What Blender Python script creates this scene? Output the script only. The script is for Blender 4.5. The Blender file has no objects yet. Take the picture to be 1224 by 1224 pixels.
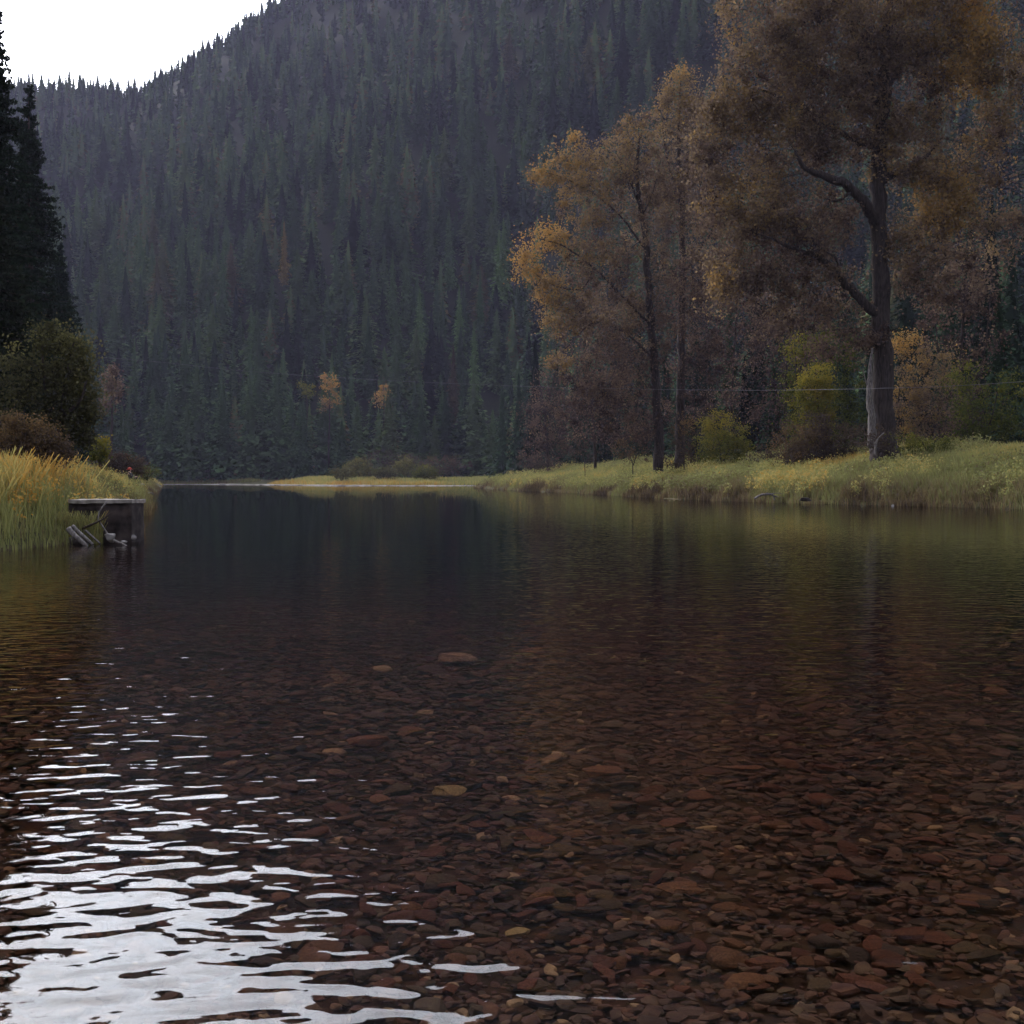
import bpy, bmesh, math, random
import numpy as np
from mathutils import Vector

R = math.radians
random.seed(7)
rng = np.random.default_rng(7)
sc = bpy.context.scene
col = sc.collection

# ------------------------------------------------------------------ camera
F = 1600.0            # focal length in photo pixels (photo is 1224 px wide)
CX = CY = 612.0
HOR = 572.0
CAMH = 1.6
PITCH = math.atan((CY - HOR) / F)
cp, sp = math.cos(PITCH), math.sin(PITCH)

def at(X, Y, D):
    """photo pixel + depth in metres -> world point"""
    a, b = (X - CX) / F, (CY - Y) / F
    dx, dy, dz = a, cp + b * sp, -sp + b * cp
    k = D / dy
    return np.array([dx * k, D, CAMH + dz * k])

def proj(x, y, z):
    """world -> photo pixel (arrays)"""
    zz = z - CAMH
    f = y * cp - zz * sp
    u = y * sp + zz * cp
    return CX + F * x / f, CY - F * u / f

cam_d = bpy.data.cameras.new('camera')
cam = bpy.data.objects.new('camera', cam_d)
col.objects.link(cam)
cam.location = (0, 0, CAMH)
cam.rotation_euler = (R(90) - PITCH, 0, 0)
cam_d.sensor_width = 36
cam_d.lens = 36 * F / 1224
cam_d.clip_start = 0.05
cam_d.clip_end = 8000
sc.camera = cam

# ------------------------------------------------------------------ light
SUN_AZ, SUN_EL = -38.0, 30.0      # degrees from +Y, negative = left
w = bpy.data.worlds.new('World'); sc.world = w; w.use_nodes = True
nt = w.node_tree; nt.nodes.clear()
def N(nt, t, **k):
    n = nt.nodes.new(t)
    for a, b in k.items():
        setattr(n, a, b)
    return n
sky = N(nt, 'ShaderNodeTexSky', sky_type='NISHITA')
sky.sun_disc = False
sky.sun_elevation = R(SUN_EL)
sky.sun_rotation = R(SUN_AZ)
sky.dust_density = 6.0
sky.air_density = 1.0
sky.ozone_density = 1.0
bgn = N(nt, 'ShaderNodeBackground'); bgn.inputs[1].default_value = 0.15
wo = N(nt, 'ShaderNodeOutputWorld')
# thin cloud veil: whitens the clear sky, mottled
tc = N(nt, 'ShaderNodeTexCoord')
mp = N(nt, 'ShaderNodeMapping'); mp.inputs['Scale'].default_value = (3, 3, 9)
cn = N(nt, 'ShaderNodeTexNoise'); cn.inputs['Scale'].default_value = 2.2; cn.inputs['Detail'].default_value = 6
cr = N(nt, 'ShaderNodeMapRange'); cr.inputs[1].default_value = .3; cr.inputs[2].default_value = .7
cr.inputs[3].default_value = .6; cr.inputs[4].default_value = .95
mixc = N(nt, 'ShaderNodeMixRGB'); 
L = nt.links.new
# bright glow of the veiled sun inside the cloud layer
_a, _e = R(SUN_AZ), R(SUN_EL)
dp = N(nt, 'ShaderNodeVectorMath', operation='DOT_PRODUCT'); dp.inputs[1].default_value = (math.sin(_a) * math.cos(_e), math.cos(_a) * math.cos(_e), math.sin(_e))
nv = N(nt, 'ShaderNodeVectorMath', operation='NORMALIZE'); L(tc.outputs['Generated'], nv.inputs[0]); L(nv.outputs[0], dp.inputs[0])
gm = N(nt, 'ShaderNodeMapRange', interpolation_type='SMOOTHSTEP'); gm.inputs[1].default_value = .60; gm.inputs[2].default_value = 1.0; gm.inputs[3].default_value = 6.5; gm.inputs[4].default_value = 52.0
L(dp.outputs['Value'], gm.inputs[0])
cc = N(nt, 'ShaderNodeVectorMath', operation='SCALE'); cc.inputs[0].default_value = (.89, .95, 1.06); L(gm.outputs[0], cc.inputs['Scale']); L(cc.outputs[0], mixc.inputs[2])
L(tc.outputs['Generated'], mp.inputs[0]); L(mp.outputs[0], cn.inputs[0]); L(cn.outputs[0], cr.inputs[0])
L(cr.outputs[0], mixc.inputs[0]); L(sky.outputs[0], mixc.inputs[1]); L(mixc.outputs[0], bgn.inputs[0]); L(bgn.outputs[0], wo.inputs[0])

sl = bpy.data.lights.new('sun', 'SUN'); sun = bpy.data.objects.new('sun', sl); col.objects.link(sun)
sl.energy = 1.5; sl.angle = R(10); sl.color = (1.0, .90, .76)
az, el = R(SUN_AZ), R(SUN_EL)
sdir = Vector((math.sin(az) * math.cos(el), math.cos(az) * math.cos(el), math.sin(el)))
sun.rotation_euler = sdir.to_track_quat('Z', 'Y').to_euler()

vs = sc.view_settings
sc.display_settings.display_device = 'sRGB'
vs.view_transform = 'Standard'; vs.look = 'None'; vs.gamma = 1; vs.use_curve_mapping = False
vs.exposure = 0.14
cy = sc.cycles
cy.use_denoising = True
try: cy.denoiser = 'OPENIMAGEDENOISE'
except Exception: pass
cy.max_bounces = 6; cy.diffuse_bounces = 3; cy.glossy_bounces = 3; cy.transparent_max_bounces = 10
cy.transmission_bounces = 3; cy.volume_bounces = 0
cy.use_adaptive_sampling = True; cy.adaptive_threshold = 0.02

# ------------------------------------------------------------------ helpers
def npmesh(name, V, Fc, mat, parent=None, tint=None, smooth=False, loc=None):
    me = bpy.data.meshes.new(name)
    V = np.asarray(V, np.float32); Fc = np.asarray(Fc, np.int32)
    nf, k = Fc.shape
    me.vertices.add(len(V)); me.vertices.foreach_set('co', V.ravel())
    me.loops.add(nf * k); me.loops.foreach_set('vertex_index', Fc.ravel())
    me.polygons.add(nf)
    me.polygons.foreach_set('loop_start', np.arange(0, nf * k, k, dtype=np.int32))
    try: me.polygons.foreach_set('loop_total', np.full(nf, k, np.int32))
    except Exception: pass
    me.polygons.foreach_set('use_smooth', np.full(nf, smooth, bool))
    me.update(calc_edges=True)
    if tint is not None:
        a = me.attributes.new('tint', 'FLOAT', 'FACE')
        a.data.foreach_set('value', np.asarray(tint, np.float32))
    if mat is not None: me.materials.append(mat)
    o = bpy.data.objects.new(name, me); col.objects.link(o)
    if parent is not None: o.parent = parent
    if loc is not None: o.location = loc
    return o

def tag(o, label=None, cat=None, group=None, kind=None):
    if label: o['label'] = label
    if cat: o['category'] = cat
    if group: o['group'] = group
    if kind: o['kind'] = kind
    return o

def empty(name, loc, label, cat, group=None):
    o = bpy.data.objects.new(name, None); col.objects.link(o)
    o.location = tuple(float(v) for v in loc)
    o.empty_display_size = .3
    return tag(o, label, cat, group)

def copy_tree(o, parent=None):
    c = o.copy(); col.objects.link(c)
    if parent is not None: c.parent = parent
    for ch in list(o.children):
        copy_tree(ch, c)
    return c

class Geo:
    """collects quads"""
    def __init__(s): s.V = []; s.F = []; s.T = []; s.n = 0
    def add(s, V, Fc, t=0.5):
        V = np.asarray(V, float); Fc = np.asarray(Fc, int)
        s.V.append(V); s.F.append(Fc + s.n); s.n += len(V)
        s.T.append(np.broadcast_to(np.asarray(t, float), (len(Fc),)))
    def build(s, name, mat, parent=None, smooth=False, origin=None, loc=None):
        V = np.concatenate(s.V); Fc = np.concatenate(s.F); T = np.concatenate(s.T)
        if origin is not None: V = V - np.asarray(origin)
        return npmesh(name, V, Fc, mat, parent, T, smooth, loc)

def tube(g, pts, rad, n=8, t=.5, cap=True, rough=0.0):
    pts = np.asarray(pts, float); rad = np.asarray(rad, float)
    m = len(pts)
    tg = np.gradient(pts, axis=0); tg /= np.linalg.norm(tg, axis=1)[:, None] + 1e-9
    ref = np.array([0, 1, 0.2]) if abs(tg[0][1]) < .8 else np.array([1, 0, 0.2])
    u = np.cross(tg, ref); u /= np.linalg.norm(u, axis=1)[:, None] + 1e-9
    v = np.cross(tg, u)
    a = np.linspace(0, 2 * math.pi, n, endpoint=False)
    rr = rad[:, None] * (1 + rough * rng.normal(size=(m, n)))
    V = pts[:, None, :] + rr[..., None] * (np.cos(a)[None, :, None] * u[:, None, :] + np.sin(a)[None, :, None] * v[:, None, :])
    V = V.reshape(-1, 3)
    i = np.arange(m - 1)[:, None] * n; j = np.arange(n)[None, :]; jn = (j + 1) % n
    Fq = np.stack([i + j, i + jn, i + n + jn, i + n + j], -1).reshape(-1, 4)
    g.add(V, Fq, t)
    if cap:   # end caps as fans of quads
        for e, flip in ((0, True), (m - 1, False)):
            base = e * n
            q = []
            for k in range(0, n - 2, 2):
                f = [base, base + k + 1, base + k + 2, base + (k + 3) % n]
                q.append(f[::-1] if flip else f)
            g.F.append(np.array(q) + (g.n - m * n)); g.T.append(np.full(len(q), .5 if np.ndim(t) else t))

def smooth_path(pts, k=5):
    """Catmull-Rom through control points (last column may be the radius)"""
    P = np.asarray(pts, float)
    if len(P) < 3:
        tt = np.linspace(0, 1, k + 1)[:, None]
        return P[0] * (1 - tt) + P[-1] * tt
    Q = np.vstack([2 * P[0] - P[1], P, 2 * P[-1] - P[-2]])
    out = []
    for i in range(1, len(Q) - 2):
        for s in np.arange(k) / k:
            a, b, c, d = Q[i - 1], Q[i], Q[i + 1], Q[i + 2]
            out.append(.5 * ((2 * b) + (-a + c) * s + (2 * a - 5 * b + 4 * c - d) * s * s + (-a + 3 * b - 3 * c + d) * s ** 3))
    out.append(P[-1])
    return np.array(out)

def vnoise(x, y, seed=0):
    """smooth value noise in numpy"""
    x = np.asarray(x, float); y = np.asarray(y, float)
    xi = np.floor(x); yi = np.floor(y); fx = x - xi; fy = y - yi
    fx = fx * fx * (3 - 2 * fx); fy = fy * fy * (3 - 2 * fy)
    def h(a, b):
        s = np.sin(a * 127.1 + b * 311.7 + seed * 74.7) * 43758.5453
        return s - np.floor(s)
    return (h(xi, yi) * (1 - fx) + h(xi + 1, yi) * fx) * (1 - fy) + (h(xi, yi + 1) * (1 - fx) + h(xi + 1, yi + 1) * fx) * fy

# ------------------------------------------------------------------ materials
def mat_new(name):
    m = bpy.data.materials.new(name); m.use_nodes = True
    m.node_tree.nodes.clear()
    return m, m.node_tree, m.node_tree.links.new

def ramp(nt, stops, interp='LINEAR'):
    r = N(nt, 'ShaderNodeValToRGB'); r.color_ramp.interpolation = interp
    e = r.color_ramp.elements
    while len(e) > 1: e.remove(e[0])
    e[0].position = stops[0][0]; e[0].color = (*stops[0][1], 1)
    for p, c in stops[1:]:
        x = e.new(p); x.color = (*c, 1)
    return r

def leaf_mat(name, stops, transl=.3, use_obj=False, vary=.35, scale=3.0):
    """foliage: colour from per-face tint (or the object's colour), a little translucent"""
    m, nt, L = mat_new(name)
    out = N(nt, 'ShaderNodeOutputMaterial')
    d = N(nt, 'ShaderNodeBsdfDiffuse'); tr = N(nt, 'ShaderNodeBsdfTranslucent'); mx = N(nt, 'ShaderNodeMixShader')
    mx.inputs[0].default_value = transl
    at_ = N(nt, 'ShaderNodeAttribute', attribute_name='tint')
    if use_obj:
        oi = N(nt, 'ShaderNodeObjectInfo')
        hs = N(nt, 'ShaderNodeMixRGB', blend_type='MULTIPLY'); hs.inputs[0].default_value = 1
        r = ramp(nt, [(0, (1 - vary,) * 3), (1, (1 + vary,) * 3)])
        L(at_.outputs['Fac'], r.inputs[0]); L(oi.outputs['Color'], hs.inputs[1]); L(r.outputs[0], hs.inputs[2])
        c = hs.outputs[0]
    else:
        r = ramp(nt, stops); L(at_.outputs['Fac'], r.inputs[0]); c = r.outputs[0]
    L(c, d.inputs[0]); L(c, tr.inputs[0]); L(d.outputs[0], mx.inputs[1]); L(tr.outputs[0], mx.inputs[2]); L(mx.outputs[0], out.inputs[0])
    return m

def rough_mat(name, c1, c2, scale=4.0, rough=.9, bump=.3, stretch=(1, 1, 1), spec=.2, use_obj=False, detail=6, use_tint=False, bdist=.02):
    m, nt, L = mat_new(name)
    out = N(nt, 'ShaderNodeOutputMaterial'); b = N(nt, 'ShaderNodeBsdfPrincipled')
    b.inputs['Roughness'].default_value = rough; b.inputs['Specular IOR Level'].default_value = spec
    tc = N(nt, 'ShaderNodeTexCoord'); mp = N(nt, 'ShaderNodeMapping'); mp.inputs['Scale'].default_value = stretch
    n = N(nt, 'ShaderNodeTexNoise'); n.inputs['Scale'].default_value = scale; n.inputs['Detail'].default_value = detail
    L(tc.outputs['Object'], mp.inputs[0]); L(mp.outputs[0], n.inputs[0])
    r = ramp(nt, [(.34, c1), (.66, c2)]); L(n.outputs[0], r.inputs[0])
    c = r.outputs[0]
    if use_obj:
        oi = N(nt, 'ShaderNodeObjectInfo'); mm = N(nt, 'ShaderNodeMixRGB', blend_type='MULTIPLY'); mm.inputs[0].default_value = 1
        L(c, mm.inputs[1]); L(oi.outputs['Color'], mm.inputs[2]); c = mm.outputs[0]
    L(c, b.inputs['Base Color'])
    bp = N(nt, 'ShaderNodeBump'); bp.inputs['Strength'].default_value = bump; bp.inputs['Distance'].default_value = bdist
    L(n.outputs[0], bp.inputs['Height']); L(bp.outputs[0], b.inputs['Normal']); L(b.outputs[0], out.inputs[0])
    return m

CON_STOPS = [(0, (.012, .018, .014)), (.25, (.030, .050, .030)), (.5, (.058, .095, .046)), (.8, (.105, .150, .066)), (.93, (.10, .088, .05)), (1, (.14, .105, .05))]
M = {}
M['forest'] = leaf_mat('forest_needles', CON_STOPS, .12)
M['needles'] = leaf_mat('conifer_needles', None, .12, use_obj=True, vary=.32)
M['decid'] = leaf_mat('autumn_leaves', [(0, (.040, .028, .028)), (.3, (.130, .086, .066)), (.5, (.185, .134, .088)), (.68, (.25, .165, .074)), (.85, (.32, .20, .075)), (1, (.40, .23, .07))], .45)
M['willow'] = leaf_mat('green_yellow_leaves', [(0, (.035, .042, .016)), (.4, (.075, .085, .022)), (.75, (.16, .15, .03)), (1, (.28, .22, .04))], .35)
M['olive'] = leaf_mat('olive_leaves', [(0, (.032, .032, .018)), (.4, (.082, .078, .036)), (.7, (.14, .13, .05)), (1, (.21, .18, .06))], .35)
M['brush'] = leaf_mat('purple_brown_twigs', [(0, (.04, .03, .028)), (.5, (.075, .055, .045)), (.8, (.11, .075, .04)), (1, (.18, .11, .05))], .25)
M['grass'] = leaf_mat('grass_blades', [(0, (.07, .05, .032)), (.22, (.18, .13, .07)), (.42, (.19, .195, .075)), (.6, (.29, .285, .105)), (.8, (.42, .33, .11)), (1, (.46, .26, .06))], .35)
M['bark'] = rough_mat('tree_bark', (.016, .012, .011), (.056, .042, .038), 3, .95, .8, (3, 3, .5), bdist=.06)
M['deadwood'] = rough_mat('weathered_wood', (.05, .042, .040), (.19, .165, .155), 5, .8, .5, (4, 4, .8))
M['conbark'] = rough_mat('conifer_bark', (.03, .022, .018), (.07, .05, .04), 3, .95, .5, (3, 3, .5))
M['concrete'] = rough_mat('dark_concrete', (.014, .010, .010), (.070, .052, .048), 3.5, .85, .6)  # near-black mottled concrete colour
M['slabtop'] = rough_mat('pale_slab', (.12, .105, .09), (.34, .30, .27), 5, .85, .5)
M['rock'] = rough_mat('grey_rock', (.08, .07, .07), (.24, .22, .21), 4, .85, .5)
M['darkrock'] = rough_mat('dark_rock', (.02, .016, .014), (.06, .045, .04), 4, .8, .5)
M['stone'] = rough_mat('river_stone_surface', (.55, .55, .55), (1.25, 1.2, 1.15), 9, .75, .5, use_obj=True, bdist=.006)

# riverbed cobble mass: per-stone tint
def stone_mass_mat():
    m, nt, L = mat_new('cobble_surface')
    out = N(nt, 'ShaderNodeOutputMaterial'); b = N(nt, 'ShaderNodeBsdfPrincipled'); b.inputs['Roughness'].default_value = .75
    a = N(nt, 'ShaderNodeAttribute', attribute_name='tint')
    r = ramp(nt, [(0, (.026, .021, .018)), (.2, (.062, .042, .030)), (.38, (.090, .042, .027)), (.55, (.058, .052, .034)), (.7, (.115, .062, .038)), (.82, (.090, .080, .048)), (.93, (.17, .105, .06)), (1, (.34, .29, .17))])
    tc = N(nt, 'ShaderNodeTexCoord'); n = N(nt, 'ShaderNodeTexNoise'); n.inputs['Scale'].default_value = 14; n.inputs['Detail'].default_value = 6
    mr = N(nt, 'ShaderNodeMapRange'); mr.inputs[1].default_value = .3; mr.inputs[2].default_value = .7; mr.inputs[3].default_value = .55; mr.inputs[4].default_value = 1.35
    mm = N(nt, 'ShaderNodeMixRGB', blend_type='MULTIPLY'); mm.inputs[0].default_value = 1
    L(a.outputs['Fac'], r.inputs[0]); L(tc.outputs['Object'], n.inputs[0]); L(n.outputs[0], mr.inputs[0]); L(r.outputs[0], mm.inputs[1]); L(mr.outputs[0], mm.inputs[2])
    L(mm.outputs[0], b.inputs['Base Color'])
    bp = N(nt, 'ShaderNodeBump'); bp.inputs['Strength'].default_value = .5; bp.inputs['Distance'].default_value = .006
    L(n.outputs[0], bp.inputs['Height']); L(bp.outputs[0], b.inputs['Normal']); L(b.outputs[0], out.inputs[0])
    return m
M['cobbles'] = stone_mass_mat()

def ground_mat():
    m, nt, L = mat_new('ground_surface')
    out = N(nt, 'ShaderNodeOutputMaterial'); b = N(nt, 'ShaderNodeBsdfPrincipled'); b.inputs['Roughness'].default_value = .95
    b.inputs['Specular IOR Level'].default_value = .1
    g = N(nt, 'ShaderNodeNewGeometry'); sx = N(nt, 'ShaderNodeSeparateXYZ'); L(g.outputs['Position'], sx.inputs[0])
    n = N(nt, 'ShaderNodeTexNoise'); n.inputs['Scale'].default_value = .6; n.inputs['Detail'].default_value = 10; L(g.outputs['Position'], n.inputs[0])
    land = ramp(nt, [(.3, (.035, .028, .014)), (.5, (.055, .055, .020)), (.7, (.085, .065, .026))]); L(n.outputs[0], land.inputs[0])
    n2 = N(nt, 'ShaderNodeTexVoronoi'); n2.inputs['Scale'].default_value = 6; L(g.outputs['Position'], n2.inputs[0])
    bed = ramp(nt, [(0, (.03, .02, .015)), (.35, (.06, .035, .022)), (.7, (.05, .045, .028)), (1, (.10, .055, .032))]); L(n2.outputs['Color'], bed.inputs[0])
    mr = N(nt, 'ShaderNodeMapRange'); mr.inputs[1].default_value = -.08; mr.inputs[2].default_value = .12; L(sx.outputs[2], mr.inputs[0])
    mx = N(nt, 'ShaderNodeMixRGB'); L(mr.outputs[0], mx.inputs[0]); L(bed.outputs[0], mx.inputs[1]); L(land.outputs[0], mx.inputs[2])
    hill = ramp(nt, [(.3, (.008, .010, .006)), (.7, (.016, .018, .010))]); L(n.outputs[0], hill.inputs[0])
    mr2 = N(nt, 'ShaderNodeMapRange'); mr2.inputs[1].default_value = 3.5; mr2.inputs[2].default_value = 8; L(sx.outputs[2], mr2.inputs[0])
    mx2 = N(nt, 'ShaderNodeMixRGB'); L(mr2.outputs[0], mx2.inputs[0]); L(mx.outputs[0], mx2.inputs[1]); L(hill.outputs[0], mx2.inputs[2])
    L(mx2.outputs[0], b.inputs['Base Color'])
    bp = N(nt, 'ShaderNodeBump'); bp.inputs['Strength'].default_value = .6; bp.inputs['Distance'].default_value = .05
    L(n.outputs[0], bp.inputs['Height']); L(bp.outputs[0], b.inputs['Normal']); L(b.outputs[0], out.inputs[0])
    return m
M['ground'] = ground_mat()

WATER_D = .80
def water_mat():
    m, nt, L = mat_new('river_water')
    out = N(nt, 'ShaderNodeOutputMaterial')
    tr = N(nt, 'ShaderNodeBsdfTransparent'); tr.inputs[0].default_value = (.97, .94, .90, 1)
    gl = N(nt, 'ShaderNodeBsdfGlossy'); gl.inputs['Roughness'].default_value = 0.0
    fr = N(nt, 'ShaderNodeFresnel'); fr.inputs['IOR'].default_value = 1.333
    mx = N(nt, 'ShaderNodeMixShader')
    g = N(nt, 'ShaderNodeNewGeometry')
    hs = []
    for (sx_, sy_, rot, sc_, amp, det) in ((1.0, 1.4, -.30, .60, .0095, 1.0), (1.0, 1.5, -.50, 3.3, .0116, 1.0), (1.0, 1.35, -.35, 7.0, .0052, 0.6)):
        mp = N(nt, 'ShaderNodeMapping'); mp.inputs['Scale'].default_value = (sx_, sy_, 1); mp.inputs['Rotation'].default_value = (0, 0, rot)
        n = N(nt, 'ShaderNodeTexNoise'); n.inputs['Scale'].default_value = sc_; n.inputs['Detail'].default_value = det; n.inputs['Roughness'].default_value = .4
        n.inputs['Distortion'].default_value = .3
        mu = N(nt, 'ShaderNodeMath', operation='MULTIPLY'); mu.inputs[1].default_value = amp
        L(g.outputs['Position'], mp.inputs[0]); L(mp.outputs[0], n.inputs[0]); L(n.outputs[0], mu.inputs[0]); hs.append(mu.outputs[0])
    a1 = N(nt, 'ShaderNodeMath', operation='ADD'); L(hs[0], a1.inputs[0]); L(hs[1], a1.inputs[1])
    a2 = N(nt, 'ShaderNodeMath', operation='ADD'); L(a1.outputs[0], a2.inputs[0]); L(hs[2], a2.inputs[1])
    bp = N(nt, 'ShaderNodeBump'); bp.inputs['Distance'].default_value = 1
    sy = N(nt, 'ShaderNodeSeparateXYZ'); L(g.outputs['Position'], sy.inputs[0])
    ca = N(nt, 'ShaderNodeMapRange', interpolation_type='SMOOTHSTEP'); ca.inputs[1].default_value = 9; ca.inputs[2].default_value = 42; ca.inputs[3].default_value = 1.0; ca.inputs[4].default_value = .30
    L(sy.outputs[1], ca.inputs[0]); L(ca.outputs[0], bp.inputs['Strength'])
    L(a2.outputs[0], bp.inputs['Height'])
    L(bp.outputs[0], gl.inputs['Normal']); L(bp.outputs[0], fr.inputs['Normal'])
    L(fr.outputs[0], mx.inputs[0]); L(tr.outputs[0], mx.inputs[1]); L(gl.outputs[0], mx.inputs[2]); L(mx.outputs[0], out.inputs[0])
    va = N(nt, 'ShaderNodeVolumeAbsorption'); va.inputs['Color'].default_value = (.70, .41, .25, 1); va.inputs['Density'].default_value = WATER_D
    L(va.outputs[0], out.inputs['Volume'])
    return m
M['water'] = water_mat()

def flat_mat(name, c, rough=.8):
    m, nt, L = mat_new(name)
    out = N(nt, 'ShaderNodeOutputMaterial'); b = N(nt, 'ShaderNodeBsdfPrincipled')
    b.inputs['Base Color'].default_value = (*c, 1); b.inputs['Roughness'].default_value = rough
    n = N(nt, 'ShaderNodeTexNoise'); n.inputs['Scale'].default_value = 30
    bp = N(nt, 'ShaderNodeBump'); bp.inputs['Strength'].default_value = .2; bp.inputs['Distance'].default_value = .005
    L(n.outputs[0], bp.inputs['Height']); L(bp.outputs[0], b.inputs['Normal']); L(b.outputs[0], out.inputs[0])
    return m
M['skin'] = flat_mat('skin', (.55, .33, .24)); M['red'] = flat_mat('red_cloth', (.42, .05, .03)); M['darkcloth'] = flat_mat('dark_cloth', (.03, .026, .024))
M['palecloth'] = flat_mat('pale_cloth', (.26, .23, .20)); M['hair'] = flat_mat('dark_hair', (.03, .02, .015)); M['cable'] = flat_mat('cable_metal', (.12, .11, .13), .8)

# ------------------------------------------------------------------ terrain
LY = [-80, -30, 0, 15, 31, 35, 60, 91, 142, 256, 366, 500]
LX = [-30, -20, -16, -13.6, -11.2, -10.2, -16.6, -25.2, -38.2, -68, -96, -130]
RY = [-80, 0, 40, 55, 73, 82, 91, 107, 142, 183, 233, 300, 500]
RX = [70, 50, 36, 31.5, 26, 20.8, 16.6, 12.8, 8.0, 0.2, -6.3, -6, -6]
SKX = [-900, -400, 0, 100, 165, 220, 280, 350, 450, 600, 900, 1300, 2200]
SKY_ = [330, 150, 138, 131, 133, 106, 66, 20, -55, -170, -330, -330, 0]
RIDGE = 940.0

def land_depth(x, y):
    """signed distance-like: >0 = metres inland, <0 = in the river"""
    xl = np.interp(y, LY, LX); xr = np.interp(y, RY, RX)
    wob = (vnoise(x * .25, y * .25, 3) - .5) * 1.2 + (vnoise(x * .8, y * .8, 5) - .5) * .5
    yfar = np.interp(x, [-84, -62, -40, 0], [366, 344, 300, 300])
    near = y < 38
    a = xl - x; b = x - xr; c = y - yfar
    slope = np.where(y > 60, .93, 1.0)
    d = np.maximum(np.maximum(a * slope, b * slope), c)
    return d + np.where(near, .3, 1.0) * wob * np.clip(y / 60, .2, 1.5), a, b, c

def height(x, y):
    x = np.asarray(x, float); y = np.asarray(y, float)
    d, a, b, c = land_depth(x, y)
    dl = np.clip(d, 0, None)
    sm = lambda t: np.clip(t, 0, 1) ** 2 * (3 - 2 * np.clip(t, 0, 1))
    right = .30 + .35 * sm(dl / 2.5) + 2.3 * sm(dl / 16)
    left = .25 + .55 * sm(dl / 2.0) + 1.15 * sm(dl / 8)
    far = .12 + .7 * sm(dl / 14) + .012 * dl
    hl = np.where((b >= a) & (b >= c), right, np.where(a >= c, left, far))
    bed = -.06 - .36 * sm(-d / 2.5) - .9 * sm((np.hypot(x, y) - 14) / 40) * sm(-d / 8)
    bed = bed + (vnoise(x * .5, y * .5, 9) - .5) * .12 * sm(-d / 2)
    h = np.where(d > 0, hl * sm(d / .5 + .15) , bed)
    h = h + np.where(d > 3, (vnoise(x * .12, y * .12, 21) - .5) * .8 * np.clip((d - 3) / 10, 0, 1), 0)
    # hillside
    yy = np.clip(y, 60, None)
    X = CX + F * x / yy
    base = np.interp(X, [-600, 0, 600, 900, 1300, 1900], [360, 385, 385, 330, 260, 200])
    sky_y = np.interp(X, SKX, SKY_)
    zr = (HOR - sky_y) / F * RIDGE
    t = (yy - base) / (RIDGE - base)
    amp = 10 * np.clip(t * 6, 0, 1) * np.clip((1.05 - t) * 8, 0, 1) * (1 - .75 * np.clip((t - .75) * 4, 0, 1))
    prof = np.where(t < 1, zr * np.clip(t, 0, None) ** 1.03, zr * (1 - (t - 1) * .9))
    hill = np.where(t > 0, prof + amp * ((vnoise(x / 70, y / 110, 31) - .5) * 3.2 + (vnoise(x / 25, y / 40, 33) - .5) * 1.2), 0)
    h = h + np.where((y > 150) & (t > 0), np.clip(hill, 0, None), 0)
    # unseen low hills behind the viewer, added to limit sky light on the forest
    rb = np.hypot(x, y)
    h = h + np.where(y < 0, np.clip((rb - 90) / 600, 0, 1) * 190 * np.clip(-y / 60, 0, 1), 0)
    return h

azs = np.concatenate([np.linspace(-180, -50, 40)[:-1], np.linspace(-50, -26, 60)[:-1], np.linspace(-26, 26, 521)[:-1], np.linspace(26, 50, 60)[:-1], np.linspace(50, 180, 40)[:-1]])
rs = np.concatenate([np.geomspace(.3, 25, 130)[:-1], np.geomspace(25, 130, 170)[:-1], np.geomspace(130, 1750, 240)])
A, Rr = np.meshgrid(np.radians(azs), rs)
gx, gy = (Rr * np.sin(A)), (Rr * np.cos(A))
gz = height(gx, gy)
na, nr = len(azs), len(rs)
V = np.stack([gx, gy, gz], -1).reshape(-1, 3)
i = np.arange(nr - 1)[:, None] * na; j = np.arange(na)[None, :]; jn = (j + 1) % na
Fq = np.stack([i + j, i + jn, i + na + jn, i + na + j], -1).reshape(-1, 4)[:, ::-1]
ground = npmesh('ground', V, Fq, M['ground'], smooth=True)
tag(ground, 'brown gravel riverbed, grassy banks and steep hillside under the forest', 'ground', kind='structure')

wv = [(x_, y_, z_) for z_ in (0, -2.1) for (x_, y_) in ((-260, -75), (110, -75), (110, 372), (-260, 372))]
water = npmesh('river', wv, [[0, 1, 2, 3], [7, 6, 5, 4], [0, 4, 5, 1], [1, 5, 6, 2], [2, 6, 7, 3], [3, 7, 4, 0]], M['water'])
tag(water, 'calm dark clear river with small ripples over a stony bed', 'river', kind='structure')

def gh(x, y): return float(height(np.array([x]), np.array([y]))[0])

# ------------------------------------------------------------------ haze
def haze():
    g = bmesh.new(); bmesh.ops.create_cube(g, size=1)
    me = bpy.data.meshes.new('haze'); g.to_mesh(me); g.free()
    o = bpy.data.objects.new('haze', me); col.objects.link(o)
    o.scale = (4000, 4000, 905); o.location = (0, 0, 449.4)
    m, nt, L = mat_new('valley_air')
    out = N(nt, 'ShaderNodeOutputMaterial'); v = N(nt, 'ShaderNodeVolumePrincipled')
    v.inputs['Color'].default_value = (.62, .60, .90, 1); v.inputs['Density'].default_value = HAZE_D
    v.inputs['Anisotropy'].default_value = .2
    L(v.outputs[0], out.inputs['Volume']); me.materials.append(m)
    tag(o, 'thin blue valley haze over the river and hillside', 'haze', kind='stuff')
HAZE_D = .00010
haze()

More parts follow.
